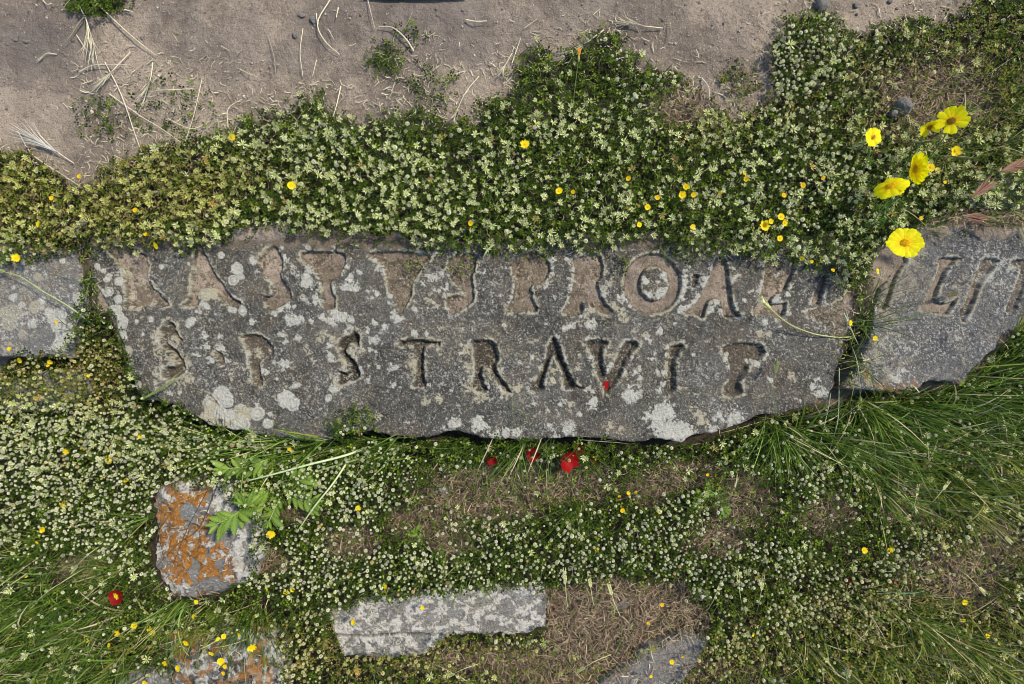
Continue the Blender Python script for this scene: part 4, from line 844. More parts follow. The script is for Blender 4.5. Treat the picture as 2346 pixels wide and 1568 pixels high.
# ---------------------------------------------------------------- small yellow flowers
def petal_mb(mb, d, s_, u, L, w_, col, cup=.1, notch=False, c0=None):
    """flat petal strip from the centre along d"""
    T = (0, .3, .6, .85, 1); Wd = (.30, .75, 1.0, .85, .35); V = []
    for t, ww in zip(T, Wd):
        p = d*(L*(.12+.88*t))+u*(cup*L*t*t)
        V += [p-s_*w_*ww/2, p+u*(-.06*w_), p+s_*w_*ww/2]
    F = []
    for i in range(4): a = 3*i; F += [(a, a+1, a+4, a+3), (a+1, a+2, a+5, a+4)]
    c = np.tile(np.asarray(col, float), (len(V), 1))
    if c0 is not None: c[:3] = c0; c[3:6] = (c[3:6]+np.asarray(c0))/2
    mb.add(V, F, c)
def basis(nrm, spin):
    n = Vector(nrm).normalized(); a = Vector((0, 0, 1)) if abs(n.z) < .95 else Vector((1, 0, 0))
    x = n.cross(a).normalized(); y = n.cross(x)
    return np.array(x*cos(spin)+y*sin(spin)), np.array(-x*sin(spin)+y*cos(spin)), np.array(n)
def small_flower_meshes(npet, rg, Y=(.93, .74, .010), cen=(.90, .60, .01), kind='buttercup'):
    a = MB(); x, y, n = np.eye(3)
    for i in range(npet):
        an = 2*pi*i/npet+rg.normal(0, .08); d = np.array([cos(an), sin(an), 0.]); s_ = np.array([-sin(an), cos(an), 0.])
        petal_mb(a, d, s_, n, 1.0*rg.uniform(.88, 1.08), 1.05 if npet < 8 else .42, np.array(Y)*rg.uniform(.88, 1.05), cup=rg.uniform(.1, .35), c0=cen)
    pet = a.mesh('petals', M_petal)
    b = MB(); V = ICO_V*np.array([.26, .26, .16])+np.array([0, 0, .06]); b.add(V, ICO_F, cen); ce = b.mesh('flower_centre', M_petal, False)
    return pet, ce
rgF = np.random.default_rng(71)
SF = [small_flower_meshes(5, rgF), small_flower_meshes(5, rgF), small_flower_meshes(12, rgF, (.92, .74, .012)), small_flower_meshes(5, rgF, (.93, .66, .012), (.85, .45, .01))]
def stem_mesh(p0, p1, r, name, col=(.10, .16, .04), bend=.3):
    p0 = np.array(p0); p1 = np.array(p1); mid = p0*.5+p1*.5+np.array([bend*(p1[0]-p0[0])*.4, bend*(p1[1]-p0[1])*.4, .1*(p1[2]-p0[2])])
    mb = MB(); v, f = tube_geo(curve_pts([p0, mid, p1], 4), [r*1.1]*4+[r]*5, 4); mb.add(v, f, col); return mb.mesh(name, M_stem)
def small_flower(ax, ay, rad, var, h=None, cat='flower'):
    h = rgF.uniform(.045, .075) if h is None else h
    bz = float(base_z(np.array([ax*1.]), np.array([ay*1.]))[0]); z = bz+h; P = W3(ax, ay, z)
    e = link('yellow_flower', None); base = W3(ax+rgF.normal(0, 8), ay+rgF.normal(0, 8), bz); e.location = base
    tl = Matrix.Rotation(abs(rgF.normal(0, .35)), 4, Vector((rgF.normal(), rgF.normal(), 0)).normalized()) @ Matrix.Rotation(rgF.uniform(0, 6.28), 4, 'Z')
    off = P-base
    R = rad*KA
    for nm, me in zip(('petals', 'flower_centre'), SF[var]):
        o = link(nm, me, e); o.matrix_local = Matrix.Translation(off) @ tl @ Matrix.Scale(R, 4)
    link('stem', stem_mesh((0, 0, 0), tuple(off), .0009, 'stem'), e)
    e['category'] = 'flower'; e['group'] = 'small yellow flowers in the clover'
    head = {0: 'small yellow flower', 1: 'small yellow flower', 2: 'bright yellow many petalled flower', 3: 'small orange yellow flower'}[var]
    loc_label(e, head, ax, ay)
YF = '''532,315,8,0 667,425,9,0 1203,331,11,2 1281,438,8,1 1313,440,5,3 1484,475,7,0 1506,453,6,3 1563,447,9,2 1572,428,7,1 1589,447,6,3 1650,442,5,3 1710,411,6,3 1706,398,4,3 1465,515,6,0 1840,425,6,3 1885,408,5,3
1796,448,6,3 1752,518,13,2 1766,508,6,1 1790,497,8,0 1798,511,7,1 1787,547,7,0 1587,520,6,0 1078,512,6,3 1440,409,6,3 88,514,8,0 38,592,10,2 358,563,8,0 334,537,5,3 310,482,6,3 183,404,6,3 118,455,5,3 2132,384,10,2 2148,390,6,0
2165,418,4,1 2189,346,12,2 2110,500,5,3 1948,740,7,2 2005,775,6,2 2010,622,7,0 1908,620,5,3 1838,592,5,0 1860,600,4,3 321,1001,6,0 250,1054,11,2 291,1099,9,2 272,1040,5,0 152,1035,8,0 190,1028,6,0 205,1030,4,3 150,1066,7,0 148,1157,13,2 98,1215,8,0 85,1243,4,1
621,1224,11,2 663,1028,6,0 481,1075,4,3 820,1165,7,0 732,1207,5,3 712,1303,5,3 715,1328,4,0 882,1343,7,0 810,1426,7,2 968,1393,5,0 1367,1258,6,0 1366,1230,5,0 1511,1173,6,0 1426,1170,6,3 1440,1130,5,0 1456,1128,5,3 1419,1137,4,3 1980,1261,8,2 2040,1260,9,0
2311,1082,6,2 2210,1380,7,0 2207,1421,6,0 2263,1456,7,0 2290,1475,4,0 1517,1386,5,3 1485,1428,4,3 1340,1568,1,0 1539,1517,6,2 1563,1505,4,3 1492,1550,4,0 267,1451,9,2 200,1463,9,2 308,1433,8,0 342,1440,7,0 350,1450,7,1 445,1413,6,0 427,1473,8,1 408,1531,8,0 378,1520,6,3
506,1515,9,2 484,1497,7,0 576,1484,11,2 515,1527,5,3 512,1543,5,3 548,1455,6,0 513,1458,6,0 498,1465,5,0 450,1379,5,0 585,1412,4,0 655,1358,7,2 610,1350,4,0 670,1352,5,1 250,1478,5,3 22,1441,5,0 332,1565,7,0 80,1562,7,0 45,826,7,0 22,800,5,3 115,830,6,1 110,838,4,3 22,970,5,3 203,862,4,0
130,738,4,3 1326,1030,1,0 1621,1088,4,3 1640,1090,4,3 1645,1110,3,3 2245,590,1,0 60,1320,4,0 1725,1455,4,0 2085,1190,3,0'''
for tkn in YF.split():
    x, y, r, v = tkn.split(',')
    if int(r) > 2: small_flower(float(x), float(y), float(r)*.98, int(v))
# half open composite bud on a tall stalk above the clover lobe
def bud(px, py, col, h, label):
    bz = float(base_z(np.array([px*1.]), np.array([py*1.]))[0]); e = link('flower_bud', None); base = W3(px-18, py+150, .02); e.location = base; off = np.array(W3(px, py, bz+h)-base)
    mb = MB(); 
    for i in range(9):
        a = 2*pi*i/9; d = np.array([cos(a)*.35, sin(a)*.35, .0])+np.array([.05, .9, .5]); d /= np.linalg.norm(d); s_ = np.array([-sin(a), cos(a), 0.])
        V, F = tube_geo([off, off+d*.008, off+d*.017], [.0012, .0014, .0003], 4); mb.add(V, F, col)
    mb.build('petals', M_petal, e); mb = MB(); V, F = tube_geo([off-np.array([0, .012, .006]), off-np.array([0, .006, .003]), off], [.0015, .0036, .002], 6); mb.add(V, F, (.30, .33, .10)); mb.build('calyx', M_stem, e)
    link('stem', stem_mesh((0, 0, 0), tuple(off), .0009, 'stem', (.16, .19, .07)), e); tag(e, label, 'flower')
bud(1326, 128, (.80, .42, .03), .05, 'half closed orange composite flower on a tall stalk above the clover')

# ---------------------------------------------------------------- crown daisies
rgD = np.random.default_rng(81)
def daisy(px, py, rpx, nrm, z, label, npet=15, base=None, missing=(), cen=(.93, .64, .01), fly=False, L=1.0, cup=.05):
    P = W3(px, py, z); e = link('crown_daisy', None); bx, by = base if base else (px-(px-CX)*.06-20, py+90); bz = float(base_z(np.array([bx*1.]), np.array([by*1.]))[0]); B = W3(bx, by, bz); e.location = B; off = P-B
    R = rpx*KA*(H-z)/H; x, y, n = basis(nrm, rgD.uniform(0, 1))
    for i in range(npet):
        if i in missing: continue
        an = 2*pi*i/npet+rgD.normal(0, .05); d = x*cos(an)+y*sin(an); s_ = -x*sin(an)+y*cos(an); mb = MB()
        T = (0, .25, .55, .8, .94, 1); Wd = (.34, .78, 1.0, .98, .80, .45); V = []; Lp = R*rgD.uniform(.90, 1.06)*L; w_ = R*.46; cu = cup+rgD.normal(0, .05)
        for t, ww in zip(T, Wd):
            p = d*(Lp*(.16+.84*t))+n*(cu*Lp*t*t+.0004*(i % 2)); V += [p-s_*w_*ww/2-n*w_*.04, p-s_*w_*ww/5+n*w_*.03, p+s_*w_*ww/5+n*w_*.03-d*(.03*R if t == 1 else 0), p+s_*w_*ww/2-n*w_*.04]
        F = []
        for q in range(5): a = 4*q; F += [(a, a+1, a+5, a+4), (a+1, a+2, a+6, a+5), (a+2, a+3, a+7, a+6)]
        c = np.tile(np.array([.95, .86, .004])*rgD.uniform(.9, 1.04), (len(V), 1)); c[:8] *= np.array([1, .86, 1]); mb.add(np.array(V)+np.array(off), F, c); mb.build('petal', M_petal, e)
    mb = MB(); q = 0
    for k in range(70):                                                    # disc florets on a spiral
        a = k*2.39996; rr = R*.26*math.sqrt((k+.5)/70); c_ = x*cos(a)*rr+y*sin(a)*rr+n*(R*.08*(1-(rr/(R*.27))**2)+.0006)
        mb.add(ICO_V*(R*.034)+c_+np.array(off), ICO_F, np.array(cen)*rgD.uniform(.7, 1.15))
    mb.build('flower_centre', M_petal, e, smooth=False)
    mb = MB(); V, F = tube_geo([np.array(off)-n*R*.18, np.array(off)-n*R*.08, np.array(off)-n*.0008], [R*.06, R*.2, R*.26], 8); mb.add(V, F, (.12, .18, .04)); mb.build('calyx', M_stem, e)
    o_ = np.array(off)-n*R*.16; midp = o_*.55+np.array([0, 0, .02]); mb = MB(); V, F = tube_geo(curve_pts([(0, 0, 0), midp, o_-n*.01, o_], 5), .0016, 6); mb.add(V, F, (.10, .17, .035)); mb.build('stem', M_stem, e)
    mb = MB()
    for k in range(7):                                                     # feathery leaves up the stem
        t = .12+.1*k; c_ = midp*t*1.4; a = k*2.4; d = np.array([cos(a), sin(a), .25]); Lf = .035*(1-.06*k)
        V, F = tube_geo([c_, c_+d*Lf*.5, c_+d*Lf], [.001, .0012, .0004], 4); mb.add(V, F, (.06, .13, .02))
        for q in (-1, 1):
            for tt in (.4, .7):
                s_ = np.array([-sin(a)*q, cos(a)*q, .1]); V, F = tube_geo([c_+d*Lf*tt, c_+d*Lf*(tt+.25)+s_*Lf*.3], [.0014, .0004], 4); mb.add(V, F, (.07, .15, .02))
    mb.build('leaf', M_leaf, e)
    tag(e, label, 'daisy', 'crown daisies'); return e, np.array(P), n, R
KD = dict(z=.16)
e, Pf, nf, Rf = daisy(2000, 315, 21, (.12, -.1, 1), .10, 'small full yellow daisy carrying a little fly, left of the other daisies', 16, base=(1960, 420))
daisy(2130, 292, 21, (-.1, -.75, .65), .14, 'half closed orange hearted daisy overlapped by the fringed one', 13, base=(2040, 420), cup=.28, missing=(3, 4), cen=(.62, .26, .01))
daisy(2180, 278, 33, (-.62, .12, .75), .17, 'fringed yellow daisy with gaps between its petals, topmost of all', 13, base=(2080, 420), missing=(5, 8), cup=.12, cen=(.45, .25, .02))
daisy(2098, 387, 36, (-.9, -.1, -.12), .18, 'yellow daisy turned nearly edge on, upper of the tilted two', 17, base=(1990, 520), cup=-.2)
daisy(2040, 427, 36, (-.5, .5, .45), .18, 'wide yellow daisy tilted away, lower of the tilted two', 17, base=(1960, 560), cup=-.15)
daisy(2073, 557, 37, (-.28, .22, .9), .16, 'large open yellow daisy overhanging the blue grey slab corner', 15, base=(2000, 470), cup=.06)
fl = link('fly', None); fl.location = Pf+nf*.006
mb = MB(); mb.add(ICO_V*np.array([.0011, .0026, .0011]), ICO_F, (.05, .02, .01)); mb.build('abdomen', M_stem, fl); mb = MB(); mb.add(ICO_V*.0012+np.array([0, .003, 0]), ICO_F, (.12, .02, .01)); mb.build('head', M_stem, fl)
for q in (-1, 1):
    mb = MB(); mb.add([(0, .001, .0012), (q*.002, -.001, .0014), (q*.0018, -.004, .0014), (q*.0004, -.003, .0013)], [(0, 1, 2, 3)], (.25, .2, .16)); mb.build('wing', M_petal, fl)
tag(fl, 'tiny dark fly sitting on the small full daisy', 'fly')

# ---------------------------------------------------------------- poppies
rgP = np.random.default_rng(91)
def sheet_petal(L, wid, cup, rg, col, wr=.12, nu=7, nv=6):
    V = []
    for j in range(nv+1):
        v = j/nv
        for i in range(nu+1):
            u = i/nu*2-1; ww = wid*math.sin(min(v*1.25+.12, 1.45))*(1 if v < .9 else .93)
            z = cup*L*(v**1.7)+cup*.45*L*u*u*v+wr*L*.35*math.sin(u*7+v*3+rg.uniform(-.3, .3))*v*.5
            V.append((v*L*(1-.12*u*u), u*ww, z))
    F = [(j*(nu+1)+i, j*(nu+1)+i+1, (j+1)*(nu+1)+i+1, (j+1)*(nu+1)+i) for j in range(nv) for i in range(nu)]
    return np.array(V), F, np.tile(np.array(col), (len(V), 1))*np.array([[1-.0*v] for v in range(len(V))])
def poppy(px, py, rpx, h, cup, label, tilt=(0, 0), dark=1.0, npet=4, base=None):
    bz = float(base_z(np.array([px*1.]), np.array([py*1.]))[0]); z = bz+h; P = W3(px, py, z); e = link('poppy', None)
    B = W3(*(base or (px+6, py-10)), bz); e.location = B; off = P-B; R = rpx*KA*(H-z)/H; col = np.array([.30, .004, .005])*dark
    Rm = Matrix.Rotation(tilt[0], 3, 'X') @ Matrix.Rotation(tilt[1], 3, 'Y')
    for i in range(npet):
        a = 2*pi*i/npet+.4; V, F, c = sheet_petal(R*(1.0 if i % 2 else .92), R*.72, cup, rgP, col*rgP.uniform(.8, 1.05)); 
        V = V@np.array(Matrix.Rotation(-a, 3, 'Z'))+np.array([0, 0, .0008*(i % 2)]); V = V@np.array(Rm).T
        mb = MB(); mb.add(V+np.array(off), F, c); mb.build('petal', M_petal, e)
    mb = MB(); nn = np.array(Rm@Vector((0, 0, 1)))
    mb.add(ICO_V*R*.13+nn*R*.14+np.array(off), ICO_F, (.05, .06, .02))
    for k in range(26):
        a = k*2.4; d = np.array(Rm@Vector((cos(a)*.6, sin(a)*.6, .8))); V, F = tube_geo([np.array(off), np.array(off)+d*R*.30], [R*.012, R*.03], 4); mb.add(V, F, (.012, .010, .016))
    mb.build('flower_centre', M_stem, e)
    link('stem', stem_mesh((0, 0, 0), tuple(np.array(off)-nn*.001), .0012, 'stem', (.10, .15, .05)), e)
    tag(e, label, 'poppy', 'red poppies')
poppy(1124, 1049, 12, .06, .9, 'small red poppy below the slab, leftmost of those under its edge', (.5, .3))
poppy(1222, 1041, 16, .06, .45, 'open red poppy with a dark centre just below the slab edge', (.1, -.1))
poppy(1293, 1048, 25, .075, .75, 'biggest bright red poppy just below the slab edge', (.35, .55), 1.15)
poppy(1325, 1030, 12, .05, .5, 'small red poppy tucked right behind the biggest poppy', (0, .2), .85)
poppy(1362, 1050, 11, .035, .6, 'dull red poppy half hidden in grass right of the biggest poppy', (.3, 0), .5)
poppy(1255, 1064, 7, .03, .6, 'tiny dark red poppy low between the biggest and the dark centred one', (.3, 0), .45)
poppy(268, 1367, 16, .07, .35, 'lone red poppy among grass at the lower left with yellow over it', (-.1, .1), .9)
poppy(1941, 1328, 9, .03, .5, 'small dull red poppy in clover at the lower right, leftmost of its three', (.2, 0), .45)
poppy(2049, 1329, 9, .03, .5, 'small dull red poppy in clover at the lower right, rightmost of its three', (.2, 0), .4)
poppy(1722, 1360, 7, .03, .5, 'tiny dark red poppy above the bluish grey bottom slab', (.2, 0), .4)
small_flower(267, 1366, 9, 2, h=.085)
def fallen(px, py, L, wid, ang, label, z, col=(.42, .008, .008), name='fallen_petal', mat=None):
    V, F, c = sheet_petal(L, wid, .12, rgP, col); V = V@np.array(Matrix.Rotation(-ang, 3, 'Z')); mb = MB(); mb.add(V, F, c); o = mb.build(name, mat or M_petal); o.location = W3(px, py, z); tag(o, label, 'petal' if 'petal' in name else 'leaf'); return o
fallen(1383, 898, .030, .0085, 1.25, 'red poppy petal fallen into the foot of the carved V', -.003)
fallen(968, 888, .006, .0018, 2.2, 'sliver of reddish petal lying in the carved T of the lower line', -.006, (.35, .09, .05))
fallen(823, 1000, .020, .004, 1.5, 'curled reddish brown dry leaf at the lower edge of the slab', .004, (.36, .17, .09), 'dry_leaf', M_dry)

# ---------------------------------------------------------------- dry stalks, each a thing
rgS = np.random.default_rng(101)
def stalk(o_, s_, pts, r=.0011, col=(.64, .57, .39), awn=0, awnL=.05, lift=.012, name='dry_grass_stalk', head='pale dry grass stalk', cat='grass stalk', label=None, ear=0):
    pa = crop(o_, s_, pts); n = len(pa); pw = []
    for i, (x, y) in enumerate(pa):
        z = float(base_z(np.array([x]), np.array([y]))[0])+lift*(.35+.9*sin(pi*(i+.3)/n)); pw.append(W3(x, y, z))
    e = link(name, None); r *= 1.05; e.location = pw[0]; L = [np.array(p-pw[0]) for p in pw]
    c = curve_pts(L, 5); mb = MB(); V, F = tube_geo(c, np.linspace(r*1.15, r*.6, len(c)), 5); mb.add(V, F, np.array(col)*rgS.uniform(.85, 1.1)); mb.build('stem', M_stem, e)
    if awn:
        mb = MB(); d = c[-1]-c[-3]; d = d/np.linalg.norm(d)
        for k in range(awn):
            st_ = c[-1]-d*rgS.uniform(0, awnL*.7); sp = rgS.normal(0, .16, 3); dd = d+sp; dd[2] = abs(dd[2])*.3; dd /= np.linalg.norm(dd)
            V, F = tube_geo([st_, st_+dd*awnL*.5, st_+(dd+sp*.3)*awnL*rgS.uniform(.7, 1.1)], [.0011, .0007, .0002], 4); mb.add(V, F, np.array(col)*rgS.uniform(.85, 1.2))
        mb.build('seed_head', M_dry, e)
    if ear:
        mb = MB(); d = c[-1]-c[-3]; d = d/np.linalg.norm(d); s2 = np.cross(d, [0, 0, 1.])
        for k in range(ear):
            for q in (-1, 1):
                p = c[-1]-d*.006*k; V, F = tube_geo([p, p+d*.007+s2*q*.004, p+d*.014+s2*q*.003], [.0006, .0019, .0004], 4); mb.add(V, F, np.array(col)*rgS.uniform(.85, 1.2))
        mb.build('seed_head', M_dry, e)
    e['category'] = cat
    mx = sum(p[0] for p in pa)/n; my = sum(p[1] for p in pa)/n
    if label: e['label'] = label
    else: e['group'] = 'dry stalks strewn over the earth and clover'; loc_label(e, head, mx, my)
    return e
c1 = (0, 0); s1c = 1.8768
stalk(c1, s1c, [(345, 0), (390, 80), (415, 160), (432, 215)], .0014, awn=16, awnL=.09, lift=.02)
stalk(c1, s1c, [(430, 0), (520, 90), (620, 180), (715, 255)], .0017)
stalk(c1, s1c, [(450, 15), (370, 95), (320, 170), (290, 205)], .0015, (.24, .21, .14), head='brownish dry stalk')
stalk(c1, s1c, [(597, 240), (520, 320), (470, 380)], .0011, awn=12, awnL=.06)
stalk(c1, s1c, [(700, 288), (690, 360), (665, 440)], .0012, awn=9, awnL=.06)
stalk(c1, s1c, [(365, 330), (420, 302), (500, 296), (605, 300)], .0014)
stalk(c1, s1c, [(480, 285), (540, 400), (580, 500), (620, 620), (682, 785)], .0011)
stalk(c1, s1c, [(500, 430), (640, 530), (740, 590), (850, 670)], .0010)
stalk(c1, s1c, [(925, 365), (890, 520), (842, 672)], .0010)
stalk(c1, s1c, [(1045, 590), (1045, 500), (1110, 455)], .0012)
stalk(c1, s1c, [(340, 750), (250, 690), (180, 650)], .0010, (.66, .63, .55), awn=26, awnL=.10, head='whitish feathery dry grass head')
stalk(c1, s1c, [(80, 600), (150, 710), (300, 810), (480, 930)], .0009)
stalk(c1, s1c, [(1512, 0), (1455, 105), (1490, 190), (1557, 250)], .0015)
stalk(c1, s1c, [(1450, 62), (1452, 90), (1462, 112)], .0012, head='short forked dry stalk')
stalk(c1, s1c, [(1230, 170), (1255, 260), (1265, 350)], .0008, (.40, .34, .25), head='thin brown dry stalk')
stalk(c1, s1c, [(1388, 130), (1375, 240), (1388, 350)], .0009)
stalk(c1, s1c, [(1685, 0), (1700, 60), (1717, 130)], .0010, (.48, .42, .32))
stalk(c1, s1c, [(1895, 235), (1860, 180), (1800, 128), (1735, 122)], .0019)
stalk(c1, s1c, [(1550, 35), (1540, 82)], .0016)
stalk(c1, s1c, [(2135, 92), (2180, 99), (2232, 97)], .0016)
stalk(c1, s1c, [(2195, 350), (2130, 430), (2085, 530)], .0011, awn=7, awnL=.03)
stalk(c1, s1c, [(1562, 395), (1540, 490), (1520, 550)], .0013)
stalk(c1, s1c, [(1505, 135), (1530, 182)], .0010)
stalk(c1, s1c, [(1450, 275), (1432, 350)], .0010)
stalk(c1, s1c, [(715, 415), (800, 412), (885, 407)], .0011)
stalk(c1, s1c, [(770, 545), (870, 590), (930, 575)], .0009)
stalk(c1, s1c, [(2346, 245), (2300, 325)], .0013, awn=8, awnL=.035)
stalk(c1, s1c, [(1480, 560), (1430, 600), (1372, 612)], .0013, (.66, .60, .46))
stalk(c1, s1c, [(1440, 540), (1470, 585), (1475, 605)], .0013, (.66, .60, .46), head='pinkish dry stalk')
stalk(c1, s1c, [(580, 770), (700, 790), (820, 830)], .0009, (.40, .42, .18), awn=10, awnL=.06, head='green gold grass ear')
stalk(c1, s1c, [(935, 800), (830, 850), (720, 885)], .0009, awn=12, awnL=.05)
stalk(c1, s1c, [(470, 1000), (420, 1010), (375, 1035)], .0009, (.66, .63, .55), awn=12, awnL=.05)
stalk(c1, s1c, [(170, 430), (175, 390), (300, 405), (370, 450)], .0008, (.20, .15, .10), head='dark hooked dry stalk')
stalk(c1, s1c, [(350, 160), (390, 220), (420, 250)], .0010)
stalk(c1, s1c, [(1890, 55), (1870, 100), (1850, 130)], .0007, (.35, .29, .2), head='thin brown dry stalk')
stalk(c1, s1c, [(1100, 318), (1140, 338), (1180, 352)], .0010)
stalk(c1, s1c, [(260, 250), (215, 245), (190, 268)], .0013, awn=8, awnL=.02, lift=.006)
stalk(c1, s1c, [(570, 45), (610, 55)], .0014); stalk(c1, s1c, [(195, 0), (215, 20), (240, 15)], .0011)
c2o = (1250, 0)
stalk(c2o, s1c, [(420, 138), (330, 205), (270, 245)], .0018, awn=18, awnL=.075)
stalk(c2o, s1c, [(690, 130), (600, 120), (540, 112)], .0014, awn=14, awnL=.06)
stalk(c2o, s1c, [(722, 98), (728, 160), (700, 232)], .0008, (.28, .22, .16), head='thin brown dry stalk')
stalk(c2o, s1c, [(0, 290), (40, 175)], .0011); stalk(c2o, s1c, [(58, 128), (115, 88)], .0009)
stalk(c2o, s1c, [(870, 360), (900, 400), (905, 460)], .0014, (.55, .50, .42)); stalk(c2o, s1c, [(740, 305), (760, 325)], .0016)
stalk(c2o, s1c, [(1235, 120), (1180, 190), (1180, 240)], .0007, (.3, .25, .18), head='thin brown dry stalk')
stalk(c2o, s1c, [(1690, 260), (1640, 300), (1600, 345)], .0009); stalk(c2o, s1c, [(0, 835), (70, 800), (140, 760)], .0009)
c6 = (0, 1050); s6 = 2.5244
stalk(c6, s6, [(2272, 105), (2120, 160), (1900, 215), (1700, 270), (1500, 320)], .0032, (.46, .56, .28), lift=.085, name='grass_stalk', label='thick pale green grass stalk lying slantwise over the leafy weed')
stalk(c6, s6, [(2170, 150), (2060, 320), (1940, 470), (1830, 630)], .0028, (.50, .58, .27), lift=.085, name='grass_stalk', label='thick pale green stalk slanting down right of the leafy weed')
stalk(c6, s6, [(1330, 560), (1345, 330)], .0010, (.05, .04, .03), lift=.02, head='thin dark stalk'); stalk(c6, s6, [(1340, 340), (1230, 600), (1100, 700), (960, 850)], .0010, (.05, .04, .03), lift=.02, head='thin dark stalk')
stalk(c6, s6, [(1280, 370), (1150, 620), (1060, 850)], .0009, (.06, .045, .03), lift=.02, head='thin dark stalk'); stalk(c6, s6, [(1232, 640), (1235, 700), (1215, 750)], .0008, (.05, .04, .03), lift=.02, head='thin dark stalk')
stalk(c6, s6, [(990, 340), (995, 500), (960, 700)], .0007, (.10, .08, .04), lift=.02, head='thin dark stalk')
c5 = (1600, 500)
def bud_stalk():
    pts = [(1245, 842), (1170, 846), (1100, 838), (1000, 820), (870, 770), (790, 715), (735, 665)]; pa = crop(c5, s4, pts); hs = [0, .012, .018, .03, .045, .06, .07]
    pw = [W3(x, y, -.01+h) for (x, y), h in zip(pa, hs)]; e = link('hawkbit_stalk', None); e.location = pw[0]; L = [np.array(p-pw[0]) for p in pw]; c = curve_pts(L, 5)
    mb = MB(); V, F = tube_geo(c, np.linspace(.0017, .0014, len(c)), 6); mb.add(V, F, (.42, .43, .14)); mb.build('stem', M_stem, e)
    d = c[-1]-c[-4]; d /= np.linalg.norm(d); p = c[-1]
    mb = MB(); V, F = tube_geo([p, p+d*.008, p+d*.020, p+d*.032], [.0016, .0052, .0042, .0036], 9); mb.add(V, F, (.40, .42, .14)); mb.build('calyx', M_stem, e)
    mb = MB(); s2 = np.cross(d, [0, 0, 1.]); s2 /= np.linalg.norm(s2); u2 = np.cross(s2, d)
    for k in range(16):
        a = 2*pi*k/16; rr = s2*cos(a)+u2*sin(a); q = p+d*.030+rr*.003; V, F = tube_geo([q, q+d*.010+rr*.003, q+d*.016+rr*.006], [.0010, .0009, .0003], 4); mb.add(V, F, (.74, .74, .42))
    for k in (-1, 1):
        q = p-d*.0; V, F = tube_geo([q, q+d*.018+s2*k*.006, q+d*.030+s2*k*.009], [.0008, .0012, .0003], 4); mb.add(V, F, (.5, .5, .2))
    mb.build('bristles', M_dry, e)
    for (i, sg) in ((8, 1), (11, 1), (5, -1)):
        q = c[i]; dd = np.array([.3, .9*sg, .3]); mb = MB(); sx = np.array([.9, -.3, 0.])
        mb.add([q, q+dd*.008-sx*.002, q+dd*.008+sx*.002, q+dd*.018-sx*.001, q+dd*.018+sx*.0005], [(0, 1, 2), (1, 2, 4), (1, 4, 3)], (.45, .42, .16)); mb.build('leaf', M_leaf, e)
    tag(e, 'long curved pale stalk with a closed bristly bud lying over the slab', 'flower stalk')
bud_stalk()
stalk(c5, s4, [(768, 1335), (755, 1230), (750, 1130), (778, 1015)], .0009, (.14, .18, .06), lift=.05, name='grass_stalk', label='single thin grass with a dark ear standing over the slab below the last T', ear=6, cat='grass stalk')
stalk(c5, s4, [(1240, 770), (1400, 775), (1700, 762), (2060, 766)], .0009, (.05, .075, .03), lift=.03, name='grass_stalk', label='long straight dark green stalk reaching right across the blue grey slab')
stalk(c5, s4, [(1230, 745), (1400, 735), (1560, 722), (1770, 700)], .0011, (.08, .12, .05), lift=.03, name='grass_stalk', label='blue green stalk crossing the blue grey slab above the straight dark one')
stalk(c5, s4, [(1400, 710), (1520, 660), (1700, 605), (1900, 570)], .0010, (.10, .09, .03), lift=.03, name='grass_stalk', label='brownish slanting stalk with a thin ear crossing towards the carved L', ear=5)
stalk(c5, s4, [(1200, 690), (1240, 780), (1290, 890)], .0013, (.40, .46, .26), lift=.04, name='grass_stalk', label='short pale stalk leaning in the grassy joint between the slabs')
stalk(c5, s4, [(1170, 1040), (1168, 1200), (1160, 1380), (1110, 1560)], .0012, (.36, .46, .26), lift=.05, name='grass_stalk', label='long pale stalk hanging from the joint over the dark gap, right one')
stalk(c5, s4, [(1115, 1200), (1095, 1320), (1040, 1560)], .0012, (.40, .48, .30), lift=.05, name='grass_stalk', label='long pale stalk beside the slab end below the joint, left one')
stalk(c5, s4, [(1250, 900), (1290, 1030), (1305, 1250)], .0010, (.36, .42, .18), lift=.04, name='grass_stalk', label='thin stalk running down the left part of the blue grey slab', ear=5)
stalk(z3, s4, [(600, 640), (440, 520), (270, 420), (130, 330), (0, 290)], .0017, (.36, .42, .16), lift=.04, name='grass_stalk', label='long green stalk arching over the smooth left slab', ear=4)
stalk(g2, S5, [(60, 1250), (260, 1130), (400, 1040), (480, 960), (545, 905)], .0016, (.20, .25, .05), lift=.03, name='grass_stalk', label='green grass leaf poking over the lower line S, upper blade', cat='grass stalk')
stalk(g2, S5, [(60, 1260), (300, 1130), (480, 1020), (650, 920)], .0013, (.22, .27, .06), lift=.03, name='grass_stalk', label='green grass leaf poking over the lower line S, lower blade', cat='grass stalk')
stalk(z4, s4, [(1175, 1090), (1175, 1200), (1200, 1290), (1220, 1330)], .0009, (.10, .16, .05), lift=.02, name='grass_stalk', label='thin green stem over the slab below the R, left one'); stalk(z4, s4, [(1160, 1150), (1250, 1210), (1300, 1310), (1335, 1350)], .0010, (.09, .14, .04), lift=.02, name='grass_stalk', label='thin green stem over the slab below the A, right one')
stalk(c5, s4, [(1300, 40), (1450, 60), (1700, 100), (2000, 165)], .0012, (.10, .17, .05), lift=.06, name='grass_stalk', label='blurry green stalk arching over the dry ledge at the right edge') if False else None

